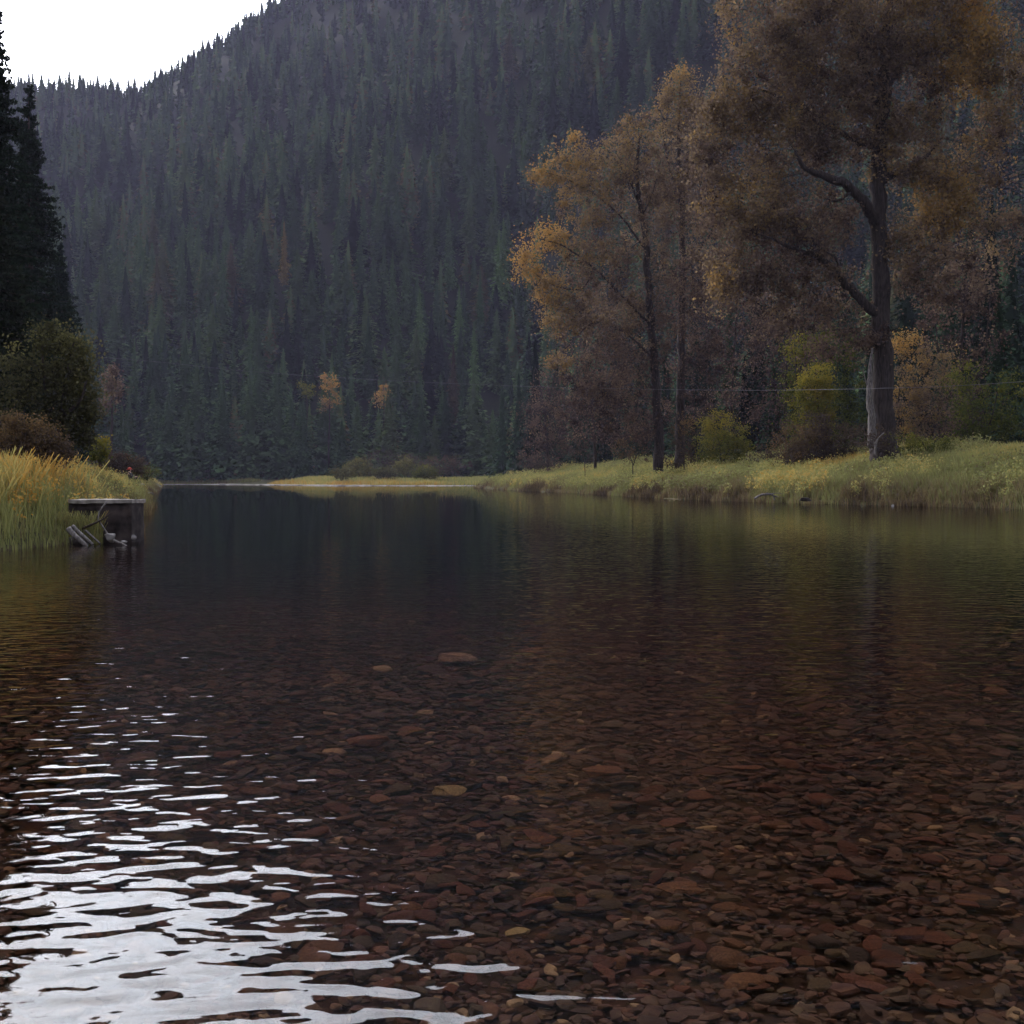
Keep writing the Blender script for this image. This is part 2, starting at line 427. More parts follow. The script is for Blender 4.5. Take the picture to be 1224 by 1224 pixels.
# ------------------------------------------------------------------ conifers
def conifer_crown(H, Rm, whorls, per, sprays, z0=.06, r=rng, shape=.80, tipup=True):
    """quads: kites along drooping branches. returns V(n*4,3), F, tint"""
    zs = z0 + (1 - z0) * (np.linspace(0, 1, whorls) ** .92)
    zs = np.repeat(zs, per) + r.normal(0, .35 / whorls, whorls * per)
    zs = np.clip(zs, z0 * .6, .995)
    nb = len(zs)
    a = r.uniform(0, 2 * math.pi, nb)
    prof = np.clip((1 - zs), .012, 1) ** shape * np.clip(.62 + zs * 2.2, 0, 1)
    side = 1 + .22 * np.sin(a * 2 + zs * 17)
    Lb = Rm * prof * r.uniform(.62, 1.15, nb) * side
    droop = .14 + .42 * (1 - zs) + r.normal(0, .08, nb)
    out = []; T = []
    for s in range(sprays):
        f0 = .12 + .88 * s / sprays; f1 = min(1.05, f0 + 1.25 / sprays)
        w = Lb * (.42 if sprays > 1 else .55) * (1.15 - .5 * s / sprays) * r.uniform(.7, 1.2, nb)
        if sprays > 1: w = w * 1.7 / max(1.6, sprays ** .55)
        aa = a + r.normal(0, .16, nb)
        d = np.stack([np.cos(aa), np.sin(aa), np.zeros(nb)], -1)
        side_v = np.stack([-np.sin(aa), np.cos(aa), np.zeros(nb)], -1)
        roll = r.uniform(-.85, .85, nb)
        sv = side_v * np.cos(roll)[:, None] + np.array([0, 0, 1.]) * np.sin(roll)[:, None]
        def P(f): return d * (Lb * f)[:, None] + np.array([0, 0, 1.]) * (zs * H - droop * Lb * f * (0.5 + f * .6) + .06 * Lb * f * f)[:, None]
        p0, p1 = P(f0), P(f1); pm = P(f0 * .45 + f1 * .55)
        q = np.stack([p0, pm + sv * w[:, None] * .5, p1, pm - sv * w[:, None] * .5], 1)
        out.append(q); T.append(r.uniform(0, 1, nb))
    # dense inner growth round the stem
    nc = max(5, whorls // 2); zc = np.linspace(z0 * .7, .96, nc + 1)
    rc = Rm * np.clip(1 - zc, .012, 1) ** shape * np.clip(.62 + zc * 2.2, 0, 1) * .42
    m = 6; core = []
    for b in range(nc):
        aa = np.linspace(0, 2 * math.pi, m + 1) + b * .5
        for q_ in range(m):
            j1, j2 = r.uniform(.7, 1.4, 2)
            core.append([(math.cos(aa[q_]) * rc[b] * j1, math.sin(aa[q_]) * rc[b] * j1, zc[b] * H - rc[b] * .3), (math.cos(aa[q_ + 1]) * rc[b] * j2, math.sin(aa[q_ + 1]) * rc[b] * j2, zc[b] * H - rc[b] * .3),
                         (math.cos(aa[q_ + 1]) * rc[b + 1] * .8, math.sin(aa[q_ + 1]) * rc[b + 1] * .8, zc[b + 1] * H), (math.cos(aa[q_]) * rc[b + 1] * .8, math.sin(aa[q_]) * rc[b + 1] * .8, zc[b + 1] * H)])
    out.append(np.array(core)); T.append(np.zeros(len(core)))  # core takes the darkest tint: shade inside the crown put into colour
    Q = np.concatenate(out).reshape(-1, 3)
    return Q, np.arange(len(Q)).reshape(-1, 4), np.concatenate(T)

def conifer_proto(name, H, Rm, whorls, per, sprays, z0, label=None, mat='needles'):
    e = empty(name, (0, 0, 0), label or 'dark green conifer in the forest', 'conifer')
    g = Geo(); r0 = H * .0115
    tube(g, [(0, 0, -.6), (0, 0, H * .3), (0.05, 0, H * .7), (0, 0, H)], [r0 * 1.1, r0 * .8, r0 * .4, .02], 7)
    g.build('trunk', M['conbark'], e)
    Vq, Fq, T = conifer_crown(H, Rm, whorls, per, sprays, z0)
    npmesh('crown', Vq, Fq, M[mat], e, T)
    return e

protos = []
for k in range(8):
    protos.append((conifer_proto('conifer', 28, [4.6, 3.9, 5.2, 4.2, 3.6, 4.9, 4.4, 4.0][k], 40, 12, 5, [.02, .04, .03, .06, .03, .02, .05, .04][k]), 28.0, [4.6, 3.9, 5.2, 4.2, 3.6, 4.9, 4.4, 4.0][k]))

# forest positions on the hillside
def forest_positions():
    P = []
    y = 372.0
    while y < RIDGE + 40:
        sp_ = 7.6 + (y - 372) * .0030
        xs = np.arange(-.46 * y, .46 * y, sp_)
        xs = xs + rng.normal(0, sp_ * .33, len(xs)); ys = y + rng.normal(0, sp_ * .33, len(xs))
        P.append(np.stack([xs, ys], -1)); y += sp_ * 1.15
    for k_ in range(7):      # close ranks along the crest
        X_ = rng.uniform(-60, 760, 130); y_ = RIDGE + rng.uniform(-22, 16, 130)
        P.append(np.stack([(X_ - CX) / F * y_, y_], -1))
    # nearer conifers at the foot of the slope on the right (behind the cottonwoods)
    y = 215.0
    while y < 372:
        xs = np.arange(.0 * y, .47 * y, 6.5); xs = xs + rng.normal(0, 2, len(xs)); ys = y + rng.normal(0, 2, len(xs))
        keep = xs / ys > np.interp(ys, [215, 372], [.30, -.02])
        P.append(np.stack([xs, ys], -1)[keep]); y += 7
    P = np.concatenate(P)
    d, _, _, _ = land_depth(P[:, 0], P[:, 1])
    P = P[d > 5]
    dens = vnoise(P[:, 0] / 30, P[:, 1] / 45, 51)
    P = P[(rng.uniform(size=len(P)) < np.clip(.72 + dens * .7, 0, .97)) | (P[:, 1] > RIDGE - 60)]
    return P
FP = forest_positions()
FH = np.clip(rng.normal(25, 6.0, len(FP)), 9, 38) * (1 - .40 * np.clip((FP[:, 1] - 480) / 420, 0, 1))
FH *= .72 + .5 * vnoise(FP[:, 0] / 60, FP[:, 1] / 60, 61)
FR = FH * rng.uniform(.19, .29, len(FP))
stand = vnoise(FP[:, 0] / 45, FP[:, 1] / 60, 71) * .45 + vnoise(FP[:, 0] / 14, FP[:, 1] / 14, 73) * .25
FT = np.clip(stand * .8 + rng.normal(.20, .24, len(FP)), 0, .95)
FT[rng.uniform(size=len(FP)) < .006] = 1.0
FZ = height(FP[:, 0], FP[:, 1])

# hero conifers read off the photograph: (X, Ytop, H, R, colour, label)
def solve_depth(X, Yt, H, d0=388., d1=900.):
    ds = np.linspace(d0, d1, 600)
    xs = (X - CX) / F * ds
    _, Yp = proj(xs, ds, height(xs, ds) + H)
    k = np.argmin(np.abs(Yp - Yt)); return xs[k], ds[k]
PG = (.10, .165, .062); G2 = (.070, .115, .050); BR = (.075, .058, .038); YL = (.20, .14, .045)
heroes = [
 (602, 257, 33, 4.6, PG, 'tall pale green conifer spire just behind the palest one, left of the cottonwoods'),
 (597, 271, 30, 4.6, (.125, .20, .070), 'palest green full conifer on the slope left of the cottonwoods'),
 (592, 206, 30, 3.6, G2, 'slim conifer standing highest above the pale green pair on the slope'),
 (642, 254, 26, 3.2, PG, 'green conifer tip showing between the orange cottonwood lobes'),
 (537, 247, 31, 4.2, G2, 'broad grey green conifer up and left from the pale green pair'),
 (470, 296, 29, 3.6, G2, 'left one of two slim conifers with level tops mid slope'),
 (485, 288, 29, 3.4, G2, 'right one of two slim conifers with level tops mid slope'),
 (502, 341, 30, 4.2, PG, 'pale grey green conifer below the two level tops'),
 (549, 338, 28, 3.6, PG, 'narrow pale conifer below and left of the pale green pair'),
 (574, 318, 28, 3.4, G2, 'conifer close under the left side of the pale green pair'),
 (567, 379, 28, 3.4, PG, 'lowest pale conifer with a spire above the near forest edge'),
 (542, 408, 26, 3.4, BR, 'brownish thin conifer in the lower forest near the grassy point'),
 (341, 262, 24, 2.8, YL, 'yellowing larch alone among dark conifers high on the slope'),
 (162, 395, 30, 2.6, G2, 'thin tall green conifer at the left end of the far shore'),
 (268, 285, 30, 3.6, G2, 'green conifer with high tip on the left part of the slope'),
 (358, 118, 26, 3.4, G2, 'tall conifer standing out near the upper edge of the hillside'),
]
for (X, Yt, H, Rm, c, lab) in heroes:
    x, y = solve_depth(X, Yt, H)
    dd = np.hypot(FP[:, 0] - x, (FP[:, 1] - y) * .5)
    Xp, Yp = proj(FP[:, 0], FP[:, 1], FZ + FH)
    keep = ~((dd < 3) | ((np.abs(Xp - X) < 14) & (FP[:, 1] < y) & (Yp < Yt + 42)))
    FP, FH, FR, FT, FZ = FP[keep], FH[keep], FR[keep], FT[keep], FZ[keep]
    p, h0, r0 = protos[int(rng.integers(8))]
    o = copy_tree(p); o.location = (x, y, gh(x, y)); o.scale = (Rm / r0, Rm / r0, H / h0); o.rotation_euler.z = rng.uniform(0, 6)
    for ch in o.children: ch.color = (*c, 1)
    tag(o, lab, 'conifer', 'conifers singled out on the hillside')

# grove of nearer conifers behind the cottonwoods
grove = []
for (X, Yt, D) in ((905, 300, 170), (872, 345, 176), (935, 285, 190), (960, 330, 165), (985, 345, 178), (1010, 300, 200), (845, 380, 200), (830, 330, 215),
                   (1085, 270, 170), (1110, 235, 180), (1135, 290, 150), (1160, 250, 165), (1185, 225, 150), (1210, 270, 140), (1240, 200, 160), (1150, 330, 135), (1195, 330, 128),
                   (1060, 330, 185), (735, 400, 230), (700, 370, 245), (665, 410, 260), (765, 390, 215), (640, 395, 275), (690, 430, 235), (1040, 380, 160), (1105, 370, 145), (795, 400, 205), (890, 420, 160), (925, 430, 152), (850, 440, 168),
                   (720, 450, 215), (655, 460, 255), (750, 455, 200), (810, 450, 185), (620, 440, 290), (600, 455, 305), (975, 430, 150), (1010, 400, 155)):
    top = at(X, Yt, D); g0 = gh(top[0], D)
    grove.append((top[0], D, g0, top[2] - g0))

# which trees show largest (front-to-back sweep over 4 px columns)
allx = np.concatenate([FP[:, 0], [g[0] for g in grove]]); ally = np.concatenate([FP[:, 1], [g[1] for g in grove]])
allz = np.concatenate([FZ, [g[2] for g in grove]]); allh = np.concatenate([FH, [g[3] for g in grove]])
allr = np.concatenate([FR, [max(2.6, g[3] * .15) for g in grove]])
nF = len(FP)
Xc, Yb = proj(allx, ally, allz); _, Yt_ = proj(allx, ally, allz + allh)
wpx = allr / ally * F
cur = np.full(420, 600.0); score = np.zeros(len(allx))
for k in np.argsort(ally):
    c0 = int((Xc[k] - wpx[k] * .5 + 200) // 4); c1 = int((Xc[k] + wpx[k] * .5 + 200) // 4)
    if c1 < 50 or c0 > 356: continue
    sl_ = slice(max(0, c0), c1 + 1)
    vis = np.clip(np.minimum(Yb[k], cur[sl_]) - Yt_[k], 0, None).sum()
    score[k] = vis
    cur[sl_] = np.minimum(cur[sl_], Yt_[k] + .12 * (Yb[k] - Yt_[k]))
NIND = 300 - len(heroes) - 4
score[nF:] += 1e6
sel = np.argsort(-score)[:NIND]
selset = np.zeros(len(allx), bool); selset[sel] = True
zones = {
 'grove': ('tall shadowy conifer standing behind the cottonwoods on the right bank flat', 'conifers behind the cottonwoods'),
 'shore': ('dark conifer in the front row of forest along the far shore', 'conifers along the far shore'),
 'low': ('dark conifer on the lower slope just above the shore row', 'conifers on the lower slope'),
 'high': ('conifer standing above its neighbours higher on the forested slope', 'conifers higher on the slope')}
first = [True] * 8
for k in sel:
    pi = int(rng.integers(8)); p, h0, r0 = protos[pi]
    o = p if first[pi] else copy_tree(p)
    first[pi] = False
    o.location = (allx[k], ally[k], allz[k] - .2)
    s = allr[k] / r0; o.scale = (s, s, allh[k] / h0); o.rotation_euler.z = rng.uniform(0, 6.28)
    t = FT[k] if k < nF else rng.uniform(0, .35)
    c = [np.interp(t, [s_[0] for s_ in CON_STOPS], [s_[1][q] for s_ in CON_STOPS]) for q in range(3)]
    for ch in o.children: ch.color = (*c, 1)
    zk = 'grove' if k >= nF else ('shore' if ally[k] < 402 else ('low' if ally[k] < 480 else 'high'))
    tag(o, zones[zk][0], 'conifer', zones[zk][1])

# the rest: one far-off wood
rest = np.where(~selset[:nF])[0]
g = Geo()
banks = {}
for lod, (wh, pe, spn) in {'a': (26, 8, 2), 'b': (19, 7, 1), 'c': (13, 6, 1)}.items():
    banks[lod] = [conifer_crown(1.0, 1.0, wh, pe, spn, .05) for _ in range(10)]
for lod, lo, hi in (('a', 0, 600), ('b', 600, 800), ('c', 800, 9999)):
    ids = rest[(FP[rest, 1] >= lo) & (FP[rest, 1] < hi)]
    for q in range(10):
        sub = ids[q::10]
        if not len(sub): continue
        # droop is relative to radius: build with H=1,R=1 then scale separately
        Vq, Fq_, T = banks[lod][q]
        ratio = FH[sub] / FR[sub]
        Vz = Vq[:, 2]
        rr = rng.uniform(0, 6.28, len(sub)); ca, sa = np.cos(rr), np.sin(rr)
        x = Vq[None, :, 0] * ca[:, None] - Vq[None, :, 1] * sa[:, None]
        y = Vq[None, :, 0] * sa[:, None] + Vq[None, :, 1] * ca[:, None]
        # crown template z: trunk height part stored at quad base; compress droop
        zb = np.repeat(Vq.reshape(-1, 4, 3)[:, 0, 2], 4); dz = Vz - zb
        ncore = max(5, {'a': 26, 'b': 19, 'c': 13}[lod] // 2) * 6 * 4; zb[-ncore:] = Vz[-ncore:]; dz[-ncore:] = 0
        z = zb[None, :] * FH[sub][:, None] + dz[None, :] * FR[sub][:, None] 
        W = np.stack([FP[sub, 0][:, None] + x * FR[sub][:, None], FP[sub, 1][:, None] + y * FR[sub][:, None], FZ[sub][:, None] + z], -1).reshape(-1, 3)
        nq = len(Fq_)
        Fall = (Fq_[None] + (np.arange(len(sub)) * len(Vq))[:, None, None]).reshape(-1, 4)
        tt = np.clip(np.repeat(FT[sub], nq) + np.tile((T - .5) * .34, len(sub)), 0, 1)
        g.add(W, Fall, tt)
fo = g.build('distant_forest', M['forest'])
tag(fo, 'dense dark conifer forest covering the steep hillside up to the skyline', 'forest', kind='stuff')

# ------------------------------------------------------------------ broadleaf trees and shrubs
def leaf_quads(centers, s, r=rng, stretch=1.4):
    n = len(centers)
    a = r.normal(size=(n, 3)); a /= np.linalg.norm(a, axis=1)[:, None]
    b = r.normal(size=(n, 3)); b -= a * (a * b).sum(1)[:, None]; b /= np.linalg.norm(b, axis=1)[:, None]
    ss = s * r.uniform(.6, 1.4, n)[:, None]
    Q = np.stack([centers - a * ss * stretch * .5, centers + b * ss * .5, centers + a * ss * stretch * .5, centers - b * ss * .5], 1)
    return Q.reshape(-1, 3), np.arange(4 * n).reshape(-1, 4)

def broadleaf(name, label, cat, D, base, paths, blobs, leaf, mat, bark='bark', group=None, cl_r=.7, per=60, twig_r=.035, zflat=.8, limbs=(), bottom=.4, node_skip=1, low=None, limb=1.0):
    if low is None: low = cat == 'shrub' or name in ('willow_tree', 'alder_tree')
    """paths: lists of (X, Y, depth offset, radius m); blobs: (X, Y, rx, ry, n clusters, tint)"""
    bp_ = at(*base, D); bp_[2] = gh(bp_[0], D)
    e = empty(name, bp_, label, cat, group)
    g = Geo(); nodes = []
    def world(path):
        P = [np.append(at(X, Y, D + dy * (1 if limb == 1 else .1)), r * (1 if path is paths[0] else limb)) for (X, Y, dy, r) in path]
        return smooth_path(P, 6)
    for kk, path in enumerate(paths):
        P = world(path)
        if kk == 0: P[0, 2] = min(P[0, 2], bp_[2] - bottom)
        P[1:-1, :3] += rng.normal(0, 1, (len(P) - 2, 3)) * np.minimum(P[1:-1, 3:4] * .22, .07)
        if kk in limbs:
            gl = Geo(); tube(gl, P[:, :3], P[:, 3], 9, rough=.03); gl.build('limb', M[bark], e, True, origin=bp_)
        else:
            tube(g, P[:, :3], P[:, 3], 12 if P[0, 3] > .2 else 6, rough=.03)
        nodes += [p for p in P[node_skip * 2:, :3]]
    nodes = np.array(nodes)
    C = []; CT = []; CR = []
    if low:   # foliage down to the ground
        by = base[1]
        blobs = list(blobs) + [(X, (Y + ry * .5 + by) / 2, rx * .95, max(5, (by - Y) * .45), int(n * .8), t - .12) for (X, Y, rx, ry, n, t) in blobs if by - Y > ry * .8]
    for (X, Y, rx, ry, n, t) in blobs:
        c = at(X, Y, D); mx_, mz = rx / F * D, ry / F * D
        u = rng.normal(size=(n, 3)); u /= np.linalg.norm(u, axis=1)[:, None]
        u *= (rng.uniform(.15, 1, n) ** .45)[:, None]
        C.append(c + u * np.array([mx_, mx_ * zflat, mz])); CT.append(np.full(n, t) + rng.normal(0, .11, n) + u[:, 2] * .05 - u[:, 0] * .05)  # tint rises toward top and left: sun side put into leaf colour
        CR.append(np.full(n, 1.0))
    C = np.concatenate(C); CT = np.concatenate(CT)
    d2 = np.array([((nodes - c) ** 2).sum(1).min() for c in C])
    for k in np.argsort(d2):
        c = C[k]
        v = nodes - c; pen = (v ** 2).sum(1) + np.where(v[:, 2] > 0, v[:, 2] ** 2 * 1.0, 0)
        q = nodes[np.argmin(pen)]
        ln = np.linalg.norm(c - q)
        mid = (q + c) / 2 + rng.normal(0, .10, 3) * ln + np.array([0, 0, .08 * ln])
        P = smooth_path([q, mid, c], 3)
        tr_ = twig_r * min(2.2, .5 + ln * .35)
        tube(g, P, np.linspace(tr_, tr_ * .3, len(P)), 4, cap=False)
        nodes = np.vstack([nodes, P[2:]])
    g.build('trunk' if cat.endswith('tree') else 'stems', M[bark], e, True, origin=bp_)
    idx = np.repeat(np.arange(len(C)), per)
    rr = cl_r * rng.uniform(.35, 1.6, len(C))[idx][:, None]
    offs = rng.normal(size=(len(idx), 3)) * np.array([1, 1, .8]); offs *= rr * .6
    Qv, Qf = leaf_quads(C[idx] + offs, leaf)
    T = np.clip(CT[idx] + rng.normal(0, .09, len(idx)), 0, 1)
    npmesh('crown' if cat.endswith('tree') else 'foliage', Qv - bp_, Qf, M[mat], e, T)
    return e

CG = 'big cottonwoods on the right bank'
broadleaf('cottonwood_tree', 'biggest cottonwood with thick grey trunk and long bare left limbs, at the right', 'tree', 95, (1056, 535),
  [[(1056, 545, 0, 1.15), (1055, 520, 0, .86), (1054, 420, 0, .70), (1052, 330, 0, .62), (1050, 250, 0, .56), (1052, 170, 0, .52), (1058, 90, .5, .5), (1062, 10, 1, .36), (1075, -80, 1, .15)],
   [(1052, 378, 0, .40), (1030, 360, -.6, .34), (1003, 330, -1.2, .27), (978, 308, -1.5, .2), (950, 297, -1.8, .15), (915, 282, -2, .06)],
   [(1050, 272, 0, .46), (1038, 250, -.8, .40), (1020, 228, -1.4, .34), (990, 212, -1.8, .28), (962, 200, -2.2, .18), (950, 180, -2.4, .07)],
   [(1053, 215, 0, .34), (1075, 205, .5, .26), (1105, 190, .8, .18), (1125, 165, 1, .06)],
   [(1054, 130, 0, .38), (1035, 80, .5, .3), (1018, 30, .8, .22), (1000, -30, 1, .1)],
   [(1056, 110, 0, .30), (1090, 60, 1, .22), (1130, 20, 1.4, .14), (1160, -20, 1.6, .05)],
   [(1003, 330, -1.2, .14), (1000, 310, -1.4, .1), (985, 300, -1.4, .05)],
   [(1020, 228, -1.4, .14), (1000, 240, -1.8, .1), (985, 236, -2, .05)],
   [(1051, 300, 0, .16), (1078, 292, 1, .12), (1095, 270, 1.4, .06)],
   [(1052, 180, 0, .24), (1015, 165, .8, .2), (960, 130, 1.2, .14), (905, 105, 1.5, .05)]],
  [(874, 138, 34, 38, 44, .55), (918, 88, 62, 48, 102, .42), (1000, 60, 80, 60, 136, .36), (1060, 95, 80, 60, 102, .35), (1140, 70, 50, 52, 76, .80), (1168, 30, 30, 40, 30, .9), (1100, 30, 60, 50, 85, .55),  # orange upper right blobs: warm sunlight put into leaf tint
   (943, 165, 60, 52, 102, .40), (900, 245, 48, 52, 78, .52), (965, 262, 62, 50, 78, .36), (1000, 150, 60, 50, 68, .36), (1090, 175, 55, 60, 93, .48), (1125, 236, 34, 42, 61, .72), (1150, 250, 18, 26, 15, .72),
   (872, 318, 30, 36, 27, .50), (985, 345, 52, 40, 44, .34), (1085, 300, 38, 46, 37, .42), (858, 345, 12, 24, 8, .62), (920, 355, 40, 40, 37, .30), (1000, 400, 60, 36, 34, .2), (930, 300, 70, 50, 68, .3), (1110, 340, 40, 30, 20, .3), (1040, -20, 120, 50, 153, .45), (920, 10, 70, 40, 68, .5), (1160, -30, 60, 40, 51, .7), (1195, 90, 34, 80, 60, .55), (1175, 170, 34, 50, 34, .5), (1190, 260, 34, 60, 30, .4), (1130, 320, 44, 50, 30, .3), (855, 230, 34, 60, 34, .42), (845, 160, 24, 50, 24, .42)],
  .15, 'decid', cl_r=.85, per=76, group=CG, limbs=(1, 2))
broadleaf('cottonwood_tree', 'broad leaning cottonwood with warm-lit orange lobes to its left, leftmost of the big ones', 'tree', 134, (786, 548),
  [[(787, 556, 0, .55), (786, 500, 0, .46), (782, 430, 0, .42), (776, 360, 0, .38), (772, 300, 0, .34), (766, 250, 0, .28), (762, 215, 0, .2), (764, 160, 0, .08)],
   [(766, 250, 0, .2), (752, 215, -1, .15), (735, 190, -1.5, .1), (722, 175, -2, .05)],
   [(773, 300, 0, .22), (745, 262, -2, .16), (715, 235, -3, .12), (680, 215, -3, .09), (650, 205, -3.4, .05)],
   [(779, 390, 0, .24), (745, 355, -2, .2), (710, 320, -3, .16), (675, 295, -4, .12), (645, 285, -4.5, .06)],
   [(710, 320, -3, .15), (695, 345, -3, .12), (660, 340, -3.6, .1), (628, 318, -4, .05)],
   [(782, 430, 0, .2), (750, 400, -2, .15), (712, 385, -3, .12), (672, 420, -3.4, .06)],
   [(768, 258, 0, .14), (782, 225, 1, .11), (790, 190, 1, .05)]],
  [(649, 208, 18, 13, 13, .82), (676, 200, 22, 22, 20, .68), (690, 170, 8, 10, 5, .7), (720, 195, 34, 30, 37, .6), (757, 165, 30, 34, 40, .55), (762, 215, 42, 38, 51, .42), (700, 240, 40, 32, 44, .55),  # orange left blobs: warm sun on the crown edge put into leaf tint
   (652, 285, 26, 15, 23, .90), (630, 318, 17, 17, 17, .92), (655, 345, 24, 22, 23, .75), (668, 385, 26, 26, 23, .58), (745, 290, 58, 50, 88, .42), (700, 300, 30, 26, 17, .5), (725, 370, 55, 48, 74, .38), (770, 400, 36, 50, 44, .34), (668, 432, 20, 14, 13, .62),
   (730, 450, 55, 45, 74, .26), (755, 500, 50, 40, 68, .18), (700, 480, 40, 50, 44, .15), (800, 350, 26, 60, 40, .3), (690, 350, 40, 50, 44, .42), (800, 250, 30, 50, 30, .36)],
  .15, 'decid', cl_r=.85, per=74, group=CG, limb=.6)
broadleaf('cottonwood_tree', 'straight cottonwood with the high pointed top, between the other two big ones', 'tree', 142, (812, 548),
  [[(812, 556, 0, .55), (813, 480, 0, .46), (815, 400, 0, .42), (816, 320, 0, .38), (815, 250, 0, .32), (812, 190, 0, .22), (812, 130, 0, .12), (814, 95, 0, .04)],
   [(815, 250, 0, .2), (804, 215, -1, .15), (795, 175, -1, .1), (792, 145, -1, .04)],
   [(815, 225, 0, .16), (828, 190, 1, .12), (838, 150, 1, .05)],
   [(816, 330, 0, .18), (842, 290, 1, .13), (862, 260, 1, .05)],
   [(815, 360, 0, .16), (795, 330, -1, .1), (790, 300, -1, .05)]],
  [(814, 105, 20, 22, 20, .68), (800, 135, 26, 24, 27, .6), (832, 130, 26, 26, 27, .5), (815, 180, 46, 40, 74, .45), (830, 240, 40, 42, 61, .38), (790, 230, 30, 40, 34, .42), (845, 290, 32, 40, 37, .36), (820, 330, 36, 44, 34, .30), (835, 400, 34, 50, 44, .2), (825, 470, 34, 50, 44, .12), (860, 440, 26, 40, 20, .1), (845, 340, 30, 50, 30, .28)],
  .15, 'decid', cl_r=.85, per=74, group=CG)

for (X, D, Yt, wd_, t, lab) in ((712, 176, 340, 46, .16, 'purple grey half bare tree behind the leftmost cottonwood'),
        (878, 158, 300, 52, .20, 'purple brown tree filling the gap between the straight cottonwood and the biggest one'),
        (942, 150, 330, 48, .14, 'dim brown tree behind the willows, under the long bare limb'),
        (1150, 128, 290, 50, .18, 'dim brown tree behind the shrubs at the right edge'),
        (655, 215, 440, 30, .15, 'low dusky tree at the left end of the right bank wood')):
    broadleaf('understory_tree', lab, 'tree', D, (X, 548), [[(X, 556, 0, .22), (X - 4, 480, 0, .16), (X + 3, Yt + 60, 0, .10), (X, Yt + 10, 0, .04)], [(X - 2, 500, 0, .12), (X - wd_ * .5, 440, 1, .07), (X - wd_ * .7, Yt + 60, 1, .03)], [(X, 480, 0, .12), (X + wd_ * .5, 430, -1, .07), (X + wd_ * .7, Yt + 50, -1, .03)]],
        [(X, Yt + 45, wd_ * .7, 45, 26, t + .12), (X - wd_ * .4, Yt + 90, wd_ * .7, 60, 26, t), (X + wd_ * .4, Yt + 100, wd_ * .7, 60, 26, t), (X, 500, wd_, 44, 34, t - .08)], .19, 'decid', cl_r=1.1, per=70, twig_r=.03, group='dusky trees between the cottonwoods')
# right bank small trees and shrubs
broadleaf('willow_tree', 'bright yellow green young willow left of the thick cottonwood trunk', 'tree', 106, (980, 545),
  [[(982, 545, 0, .14), (980, 505, 0, .10), (977, 470, 0, .07), (976, 440, 0, .03)], [(980, 505, 0, .07), (990, 480, 0, .05), (992, 455, 0, .02)]],
  [(977, 455, 23, 21, 34, .97), (982, 480, 21, 24, 28, .84), (965, 470, 14, 22, 14, .75)], .11, 'willow', cl_r=.5, per=70, twig_r=.02)
broadleaf('willow_tree', 'dull green taller willow behind the bright yellow green one', 'tree', 110, (958, 545),
  [[(960, 545, 0, .18), (956, 490, 0, .13), (952, 440, 0, .08), (950, 415, 0, .03)], [(957, 500, 0, .12), (975, 450, .5, .08), (982, 405, .5, .03)], [(957, 500, 0, .12), (995, 455, 1, .08), (1005, 410, 1, .03)]],
  [(950, 420, 14, 18, 16, .80), (978, 408, 18, 18, 14, .55), (1000, 425, 34, 34, 30, .38), (945, 465, 12, 22, 12, .4), (1015, 470, 26, 40, 22, .28)], .12, 'willow', cl_r=.6, per=60, twig_r=.02)
broadleaf('shrub', 'reddish brown leafless looking shrub low below the two willows', 'shrub', 103, (966, 556),
  [[(966, 552, 0, .06), (960, 530, 0, .04), (950, 512, 0, .02)], [(966, 552, 0, .06), (975, 530, 0, .04), (985, 508, 0, .02)]],
  [(955, 528, 34, 20, 60, .72), (1000, 524, 36, 28, 60, .5), (975, 508, 22, 14, 20, .4), (972, 540, 34, 9, 44, .6)], .09, 'brush', cl_r=.5, per=60, twig_r=.02)
broadleaf('shrub', 'tall shrub with orange leaf tips right of the thick cottonwood trunk', 'shrub', 102, (1105, 545),
  [[(1105, 552, 0, .10), (1100, 500, 0, .07), (1092, 450, 0, .03)], [(1105, 552, 0, .1), (1120, 500, 0, .07), (1130, 440, 0, .03)], [(1105, 552, 0, .1), (1075, 500, 0, .06), (1078, 440, 0, .03)]],
  [(1085, 412, 24, 15, 16, .90), (1100, 440, 36, 30, 34, .62), (1130, 440, 24, 28, 18, .48), (1085, 478, 26, 20, 18, .66), (1110, 490, 50, 34, 36, .36)], .11, 'decid', cl_r=.6, per=60, twig_r=.025)
broadleaf('shrub', 'dull green shrub at the right edge beside the orange tipped one', 'shrub', 98, (1165, 545),
  [[(1165, 552, 0, .08), (1162, 500, 0, .05), (1158, 450, 0, .03)], [(1165, 552, 0, .08), (1185, 500, 0, .05), (1195, 455, 0, .03)]],
  [(1155, 455, 20, 22, 16, .5), (1170, 495, 36, 40, 34, .34), (1205, 480, 30, 40, 26, .4)], .11, 'willow', cl_r=.6, per=60, twig_r=.025)
broadleaf('shrub', 'round yellow olive shrub standing alone above the middle of the right bank', 'shrub', 126, (862, 556),
  [[(862, 556, 0, .07), (860, 530, 0, .05), (858, 508, 0, .02)], [(862, 556, 0, .07), (875, 530, 0, .05), (884, 512, 0, .02)]],
  [(858, 506, 22, 16, 30, .97), (880, 520, 18, 18, 24, .80), (862, 530, 34, 20, 40, .60)], .10, 'willow', cl_r=.55, per=60, twig_r=.02)
broadleaf('shrub', 'thin greyish shrub touching the left side of the round olive one', 'shrub', 130, (818, 556),
  [[(818, 556, 0, .06), (816, 530, 0, .04), (818, 505, 0, .02)]],
  [(819, 507, 12, 10, 8, .95), (815, 530, 24, 22, 24, .5)], .10, 'brush', cl_r=.5, per=55, twig_r=.02)
